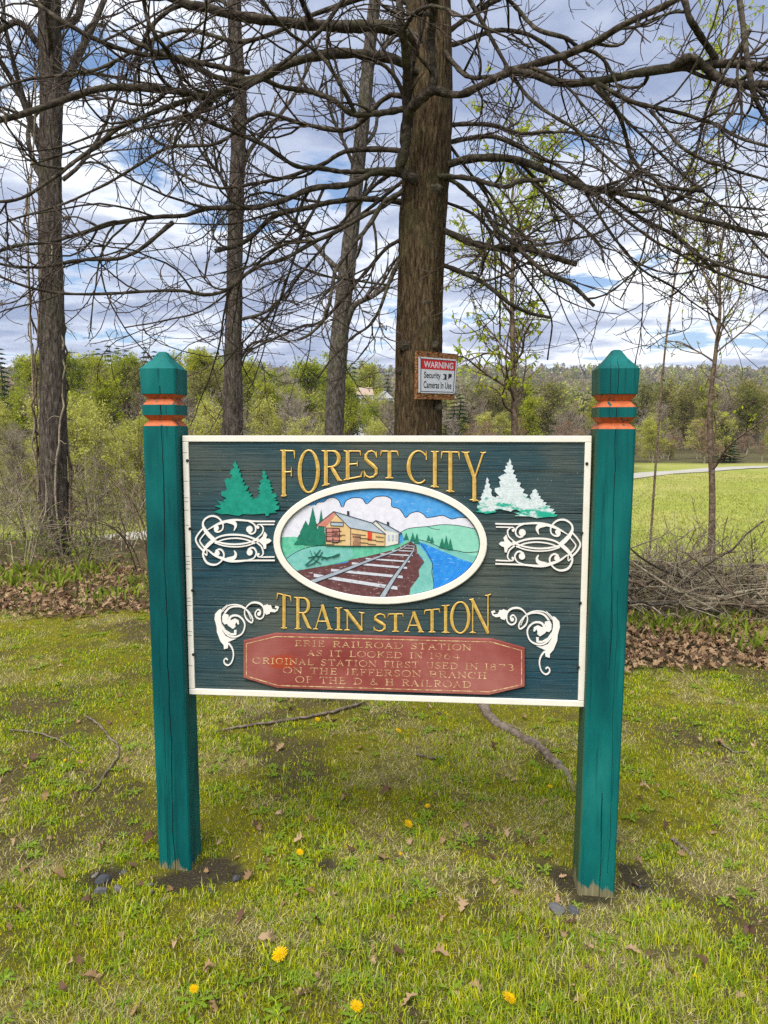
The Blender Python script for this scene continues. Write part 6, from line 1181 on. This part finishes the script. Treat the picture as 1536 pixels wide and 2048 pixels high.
def plant(kind, px, d, ytop, wf=1.0, force=False):
    global cnt
    if 690 < px < 800 and d < 230 and ytop < 812 and kind in ('leafy', 'olive', 'bare', 'willow') and not force: ytop = 815
    x, y = gx(px, d); z = gz(x, y); h = max(1.2, at(px, ytop, d).z - z); lab, cat, grp, nm = LABT[kind]; tm, cm = PR[kind][cnt % 3]; cnt += 1
    e = empty(nm, (x, y, z), rng.random() * 6.28, label=lab, category=cat, group=grp); s = h / 0.98; e.scale = (s * wf, s * wf, s)
    mobj('trunk', tm, e); mobj('crown', cm, e)
U = lambda a, b: a + (b - a) * rng.random()
# left: bright trees on the rise, bare woods before them, willows by the trail
for k in range(24): plant('leafy', U(-60, 470), U(105, 165), U(708, 742), U(.9, 1.3))
for k in range(12): plant('leafy', U(380, 800), U(120, 190), U(722, 752), U(.9, 1.3))
for k in range(10): plant('olive', U(-60, 800), U(85, 130), U(735, 780), U(.9, 1.3))
for k in range(22): plant('bare', U(-60, 800), U(55, 85), U(755, 820), U(.9, 1.4))
for k in range(8): plant('leafy', U(-40, 640), U(60, 80), U(770, 810), U(.9, 1.2))
for k in range(30): plant('willow', U(-60, 420), U(24, 42), U(815, 930), U(.8, 1.1))
for k in range(8): plant('bare', U(-60, 420), U(28, 40), U(860, 940), U(.8, 1.2))
for k in range(10): plant('willow', U(380, 800), U(32, 55), U(815, 870), U(.8, 1.1))
for k in range(10): plant('russet', U(-60, 800), U(26, 48), U(870, 960), U(.9, 1.3))
for px, d, yt in ((208, 185, 700), (228, 190, 694), (246, 180, 698), (262, 190, 703), (300, 185, 697), (318, 190, 705), (18, 180, 700), (708, 210, 728), (697, 215, 740)): plant('conifer', px, d, yt, 1.0)
plant('leafy', 741, 262, 738, 1.0, True); plant('leafy', 702, 90, 768, 0.8, True); plant('willow', 760, 150, 795, 1.0, True); plant('conifer', 775, 262, 752, 1.0)
# right: woods past the mown field
for k in range(34): plant('olive', U(880, 1600), U(110, 215), U(768, 815), U(1.0, 1.5))
for k in range(34): plant('bare', U(880, 1600), U(82, 170), U(778, 850), U(1.0, 1.4))
for k in range(34): plant('russet', U(880, 1620), U(73, 92), U(838, 895), U(1.2, 1.9))
for k in range(26): plant('willow', U(880, 1620), U(73, 98), U(835, 895), U(1.1, 1.6))
for k in range(4): plant('leafy', U(900, 1600), U(85, 130), U(800, 840), U(.9, 1.2))
for px, d, yt in ((1440, 78, 835), (1455, 80, 845), (920, 95, 790), (905, 90, 800)): plant('conifer', px, d, yt, 1.6)
# more distant forest: a mass of crowns covering the hills
n = 10500; yy = 190 * np.exp(rng.random(n) * math.log(1700 / 190)); xx = (rng.random(n) * 2 - 1) * (0.85 * yy + 20); zz_ = gh(xx, yy)
kk = ~((np.abs(xx / yy * FPX + 768 - 745) < 55) & (yy < 265)); xx, yy, zz_ = xx[kk], yy[kk], zz_[kk]; n = len(xx)
H = 7 + 11 * rng.random(n) ** 1.5 + 5 * (fbm(xx, yy, 0.02, 3, 40) - .5); Wd = 3.2 + 2.8 * rng.random(n); m = 40; p = rng.normal(0, 1, (n, m, 3)); p /= np.linalg.norm(p, axis=2, keepdims=True); p *= (0.55 + 0.45 * rng.random((n, m, 1))); cen = np.stack([xx, yy, zz_ + H * .62], 1)[:, None] + p * np.stack([Wd, Wd, H * .42], 1)[:, None]
sz = (0.42 + 0.0011 * yy)[:, None, None] * (0.6 + 0.8 * rng.random((n, m, 1))); e1 = rng.normal(0, 1, (n, m, 3)); e1 /= np.linalg.norm(e1, axis=2, keepdims=True); e2 = rng.normal(0, 1, (n, m, 3)); e2 /= np.linalg.norm(e2, axis=2, keepdims=True)
V = np.stack([cen - e1 * sz, cen + e1 * sz * .5 + e2 * sz, cen + e1 * sz * .5 - e2 * sz], 2).reshape(-1, 3)
pal = np.array([(0.34, 0.36, 0.06), (0.26, 0.25, 0.08), (0.30, 0.23, 0.15), (0.27, 0.21, 0.16), (0.22, 0.22, 0.07), (0.42, 0.41, 0.08), (0.08, 0.11, 0.05)]); ci = rng.choice(7, n, p=[.16, .22, .22, .16, .13, .06, .05]); cf = np.repeat(pal[ci] * (0.75 + .5 * rng.random((n, 1))), m * 3, 0)
mfo = MT('far forest crowns'); mfo.leafy(mfo.attr(), 0.25); mobj('forest', mesh_np('forest', V, [np.arange(n * m * 3).reshape(-1, 3)], mfo.m, cf), None, kind='stuff', label='distant budding forest covering the hills', category='forest')
for px, d, yt, kd in ((716, 212, 800, 'olive'), (730, 205, 804, 'willow'), (742, 214, 803, 'olive'), (766, 212, 806, 'olive'), (782, 216, 806, 'olive')): plant(kd, px, d, yt, 1.1, True)
# the same woods and brush go on past both sides
for k in range(12): plant('leafy', U(-700, -60), U(95, 150), U(705, 740), U(1, 1.5)); plant('willow', U(-900, -60), U(27, 45), U(815, 900), U(1, 1.5))
for k in range(10): plant('bare', U(-700, -60), U(40, 85), U(770, 840), U(1, 1.5)); plant('olive', U(1600, 2300), U(100, 170), U(775, 815), U(1, 1.5)); plant('russet', U(1600, 2300), U(74, 92), U(838, 890), U(1.4, 2))
for px, d in ((-110, 11), (-220, 10.5), (-330, 12), (-430, 11), (-560, 12)): shrub(gx(px, d), 1.9, 14, 0.8, M_straw, 'pale straw-coloured arching brush with a few fresh green leaves at the lawn edge', GB, M_green, 200, 0.05, 6, 'brush', 0.010, True)
# houses glimpsed between the trunks
def house(px, ybase, d, wpx, hpx, roofpx, wallc, roofc, lab, gable):
    x, y = gx(px, d); zt = at(px, ybase, d).z; zb = gz(x, y); w_ = wpx * d / FPX; hh = hpx * d / FPX; rh = roofpx * d / FPX; root = empty('house', (x, y, zb), RAD(12), label=lab, category='house'); z0 = 0.0; z1 = zt - zb + hh
    mb = MB(); mb.box(-w_ / 2, w_ / 2, 0, 7, -0.5, z1)
    mb.build('wall', wallc, root); mb = MB(); o_ = 0.35
    if gable: mb.v = [(-w_ / 2 - o_, -o_, z1 - .15), (w_ / 2 + o_, -o_, z1 - .15), (0, -o_, z1 + rh), (-w_ / 2 - o_, 7.3, z1 - .15), (w_ / 2 + o_, 7.3, z1 - .15), (0, 7.3, z1 + rh)]; mb.f = [(0, 3, 5, 2), (1, 2, 5, 4), (3, 4, 5), (0, 1, 4, 3)]
    else: mb.v = [(-w_ / 2 - o_, -o_, z1 - .1), (w_ / 2 + o_, -o_, z1 - .1), (w_ / 2 + o_, 3.5, z1 + rh), (-w_ / 2 - o_, 3.5, z1 + rh), (-w_ / 2 - o_, 7.3, z1 - .1), (w_ / 2 + o_, 7.3, z1 - .1)]; mb.f = [(0, 1, 2, 3), (3, 2, 5, 4), (0, 3, 4), (1, 5, 2), (0, 4, 5, 1)]
    mb.build('roof', roofc, root)
    if gable: mb = MB(); mb.poly([(-w_ / 2, z1 - .1), (w_ / 2, z1 - .1), (0, z1 + rh - .25)], 0.3, -0.02); mb.build('gable_wall', wallc, root)
    for u in (-.3, .0, .3):
        mb = MB(); mb.box(u * w_ - .55, u * w_ + .55, -.06, .05, z1 - 2.2, z1 - .8); mb.build('window', M_wk, root)
M_sid = flat_paint('white siding', (0.68, 0.68, 0.68), (0.75, 0.75, 0.74), 0.5); M_rtan = flat_paint('tan shingles', (0.36, 0.27, 0.20), (0.42, 0.32, 0.24), 1.0); M_rgrey = flat_paint('grey shingles', (0.30, 0.31, 0.33), (0.38, 0.38, 0.4), 1.0)
house(727, 806, 235, 40, 16, 16, M_sid, M_rtan, 'white house with a tan roof glimpsed between the trunks', False)
house(773, 808, 240, 30, 12, 14, M_sid, M_rgrey, 'white gabled house glimpsed beside the oak trunk', True)

# ------------------------------------------------------------------ the air over the valley
mh = bpy.data.materials.new('thin valley haze'); mh.use_nodes = True; tn = mh.node_tree; tn.nodes.remove(tn.nodes['Principled BSDF']); pv = tn.nodes.new('ShaderNodeVolumePrincipled')
pv.inputs['Color'].default_value = (0.80, 0.87, 1.0, 1); pv.inputs['Density'].default_value = 0.00013; tn.links.new(pv.outputs[0], tn.nodes['Material Output'].inputs['Volume'])
mb = MB(); mb.box(-3400, 3400, -45, 4400, -4, 190); mb.build('haze', mh, None, kind='stuff', label='thin pale haze in the valley air', category='haze')
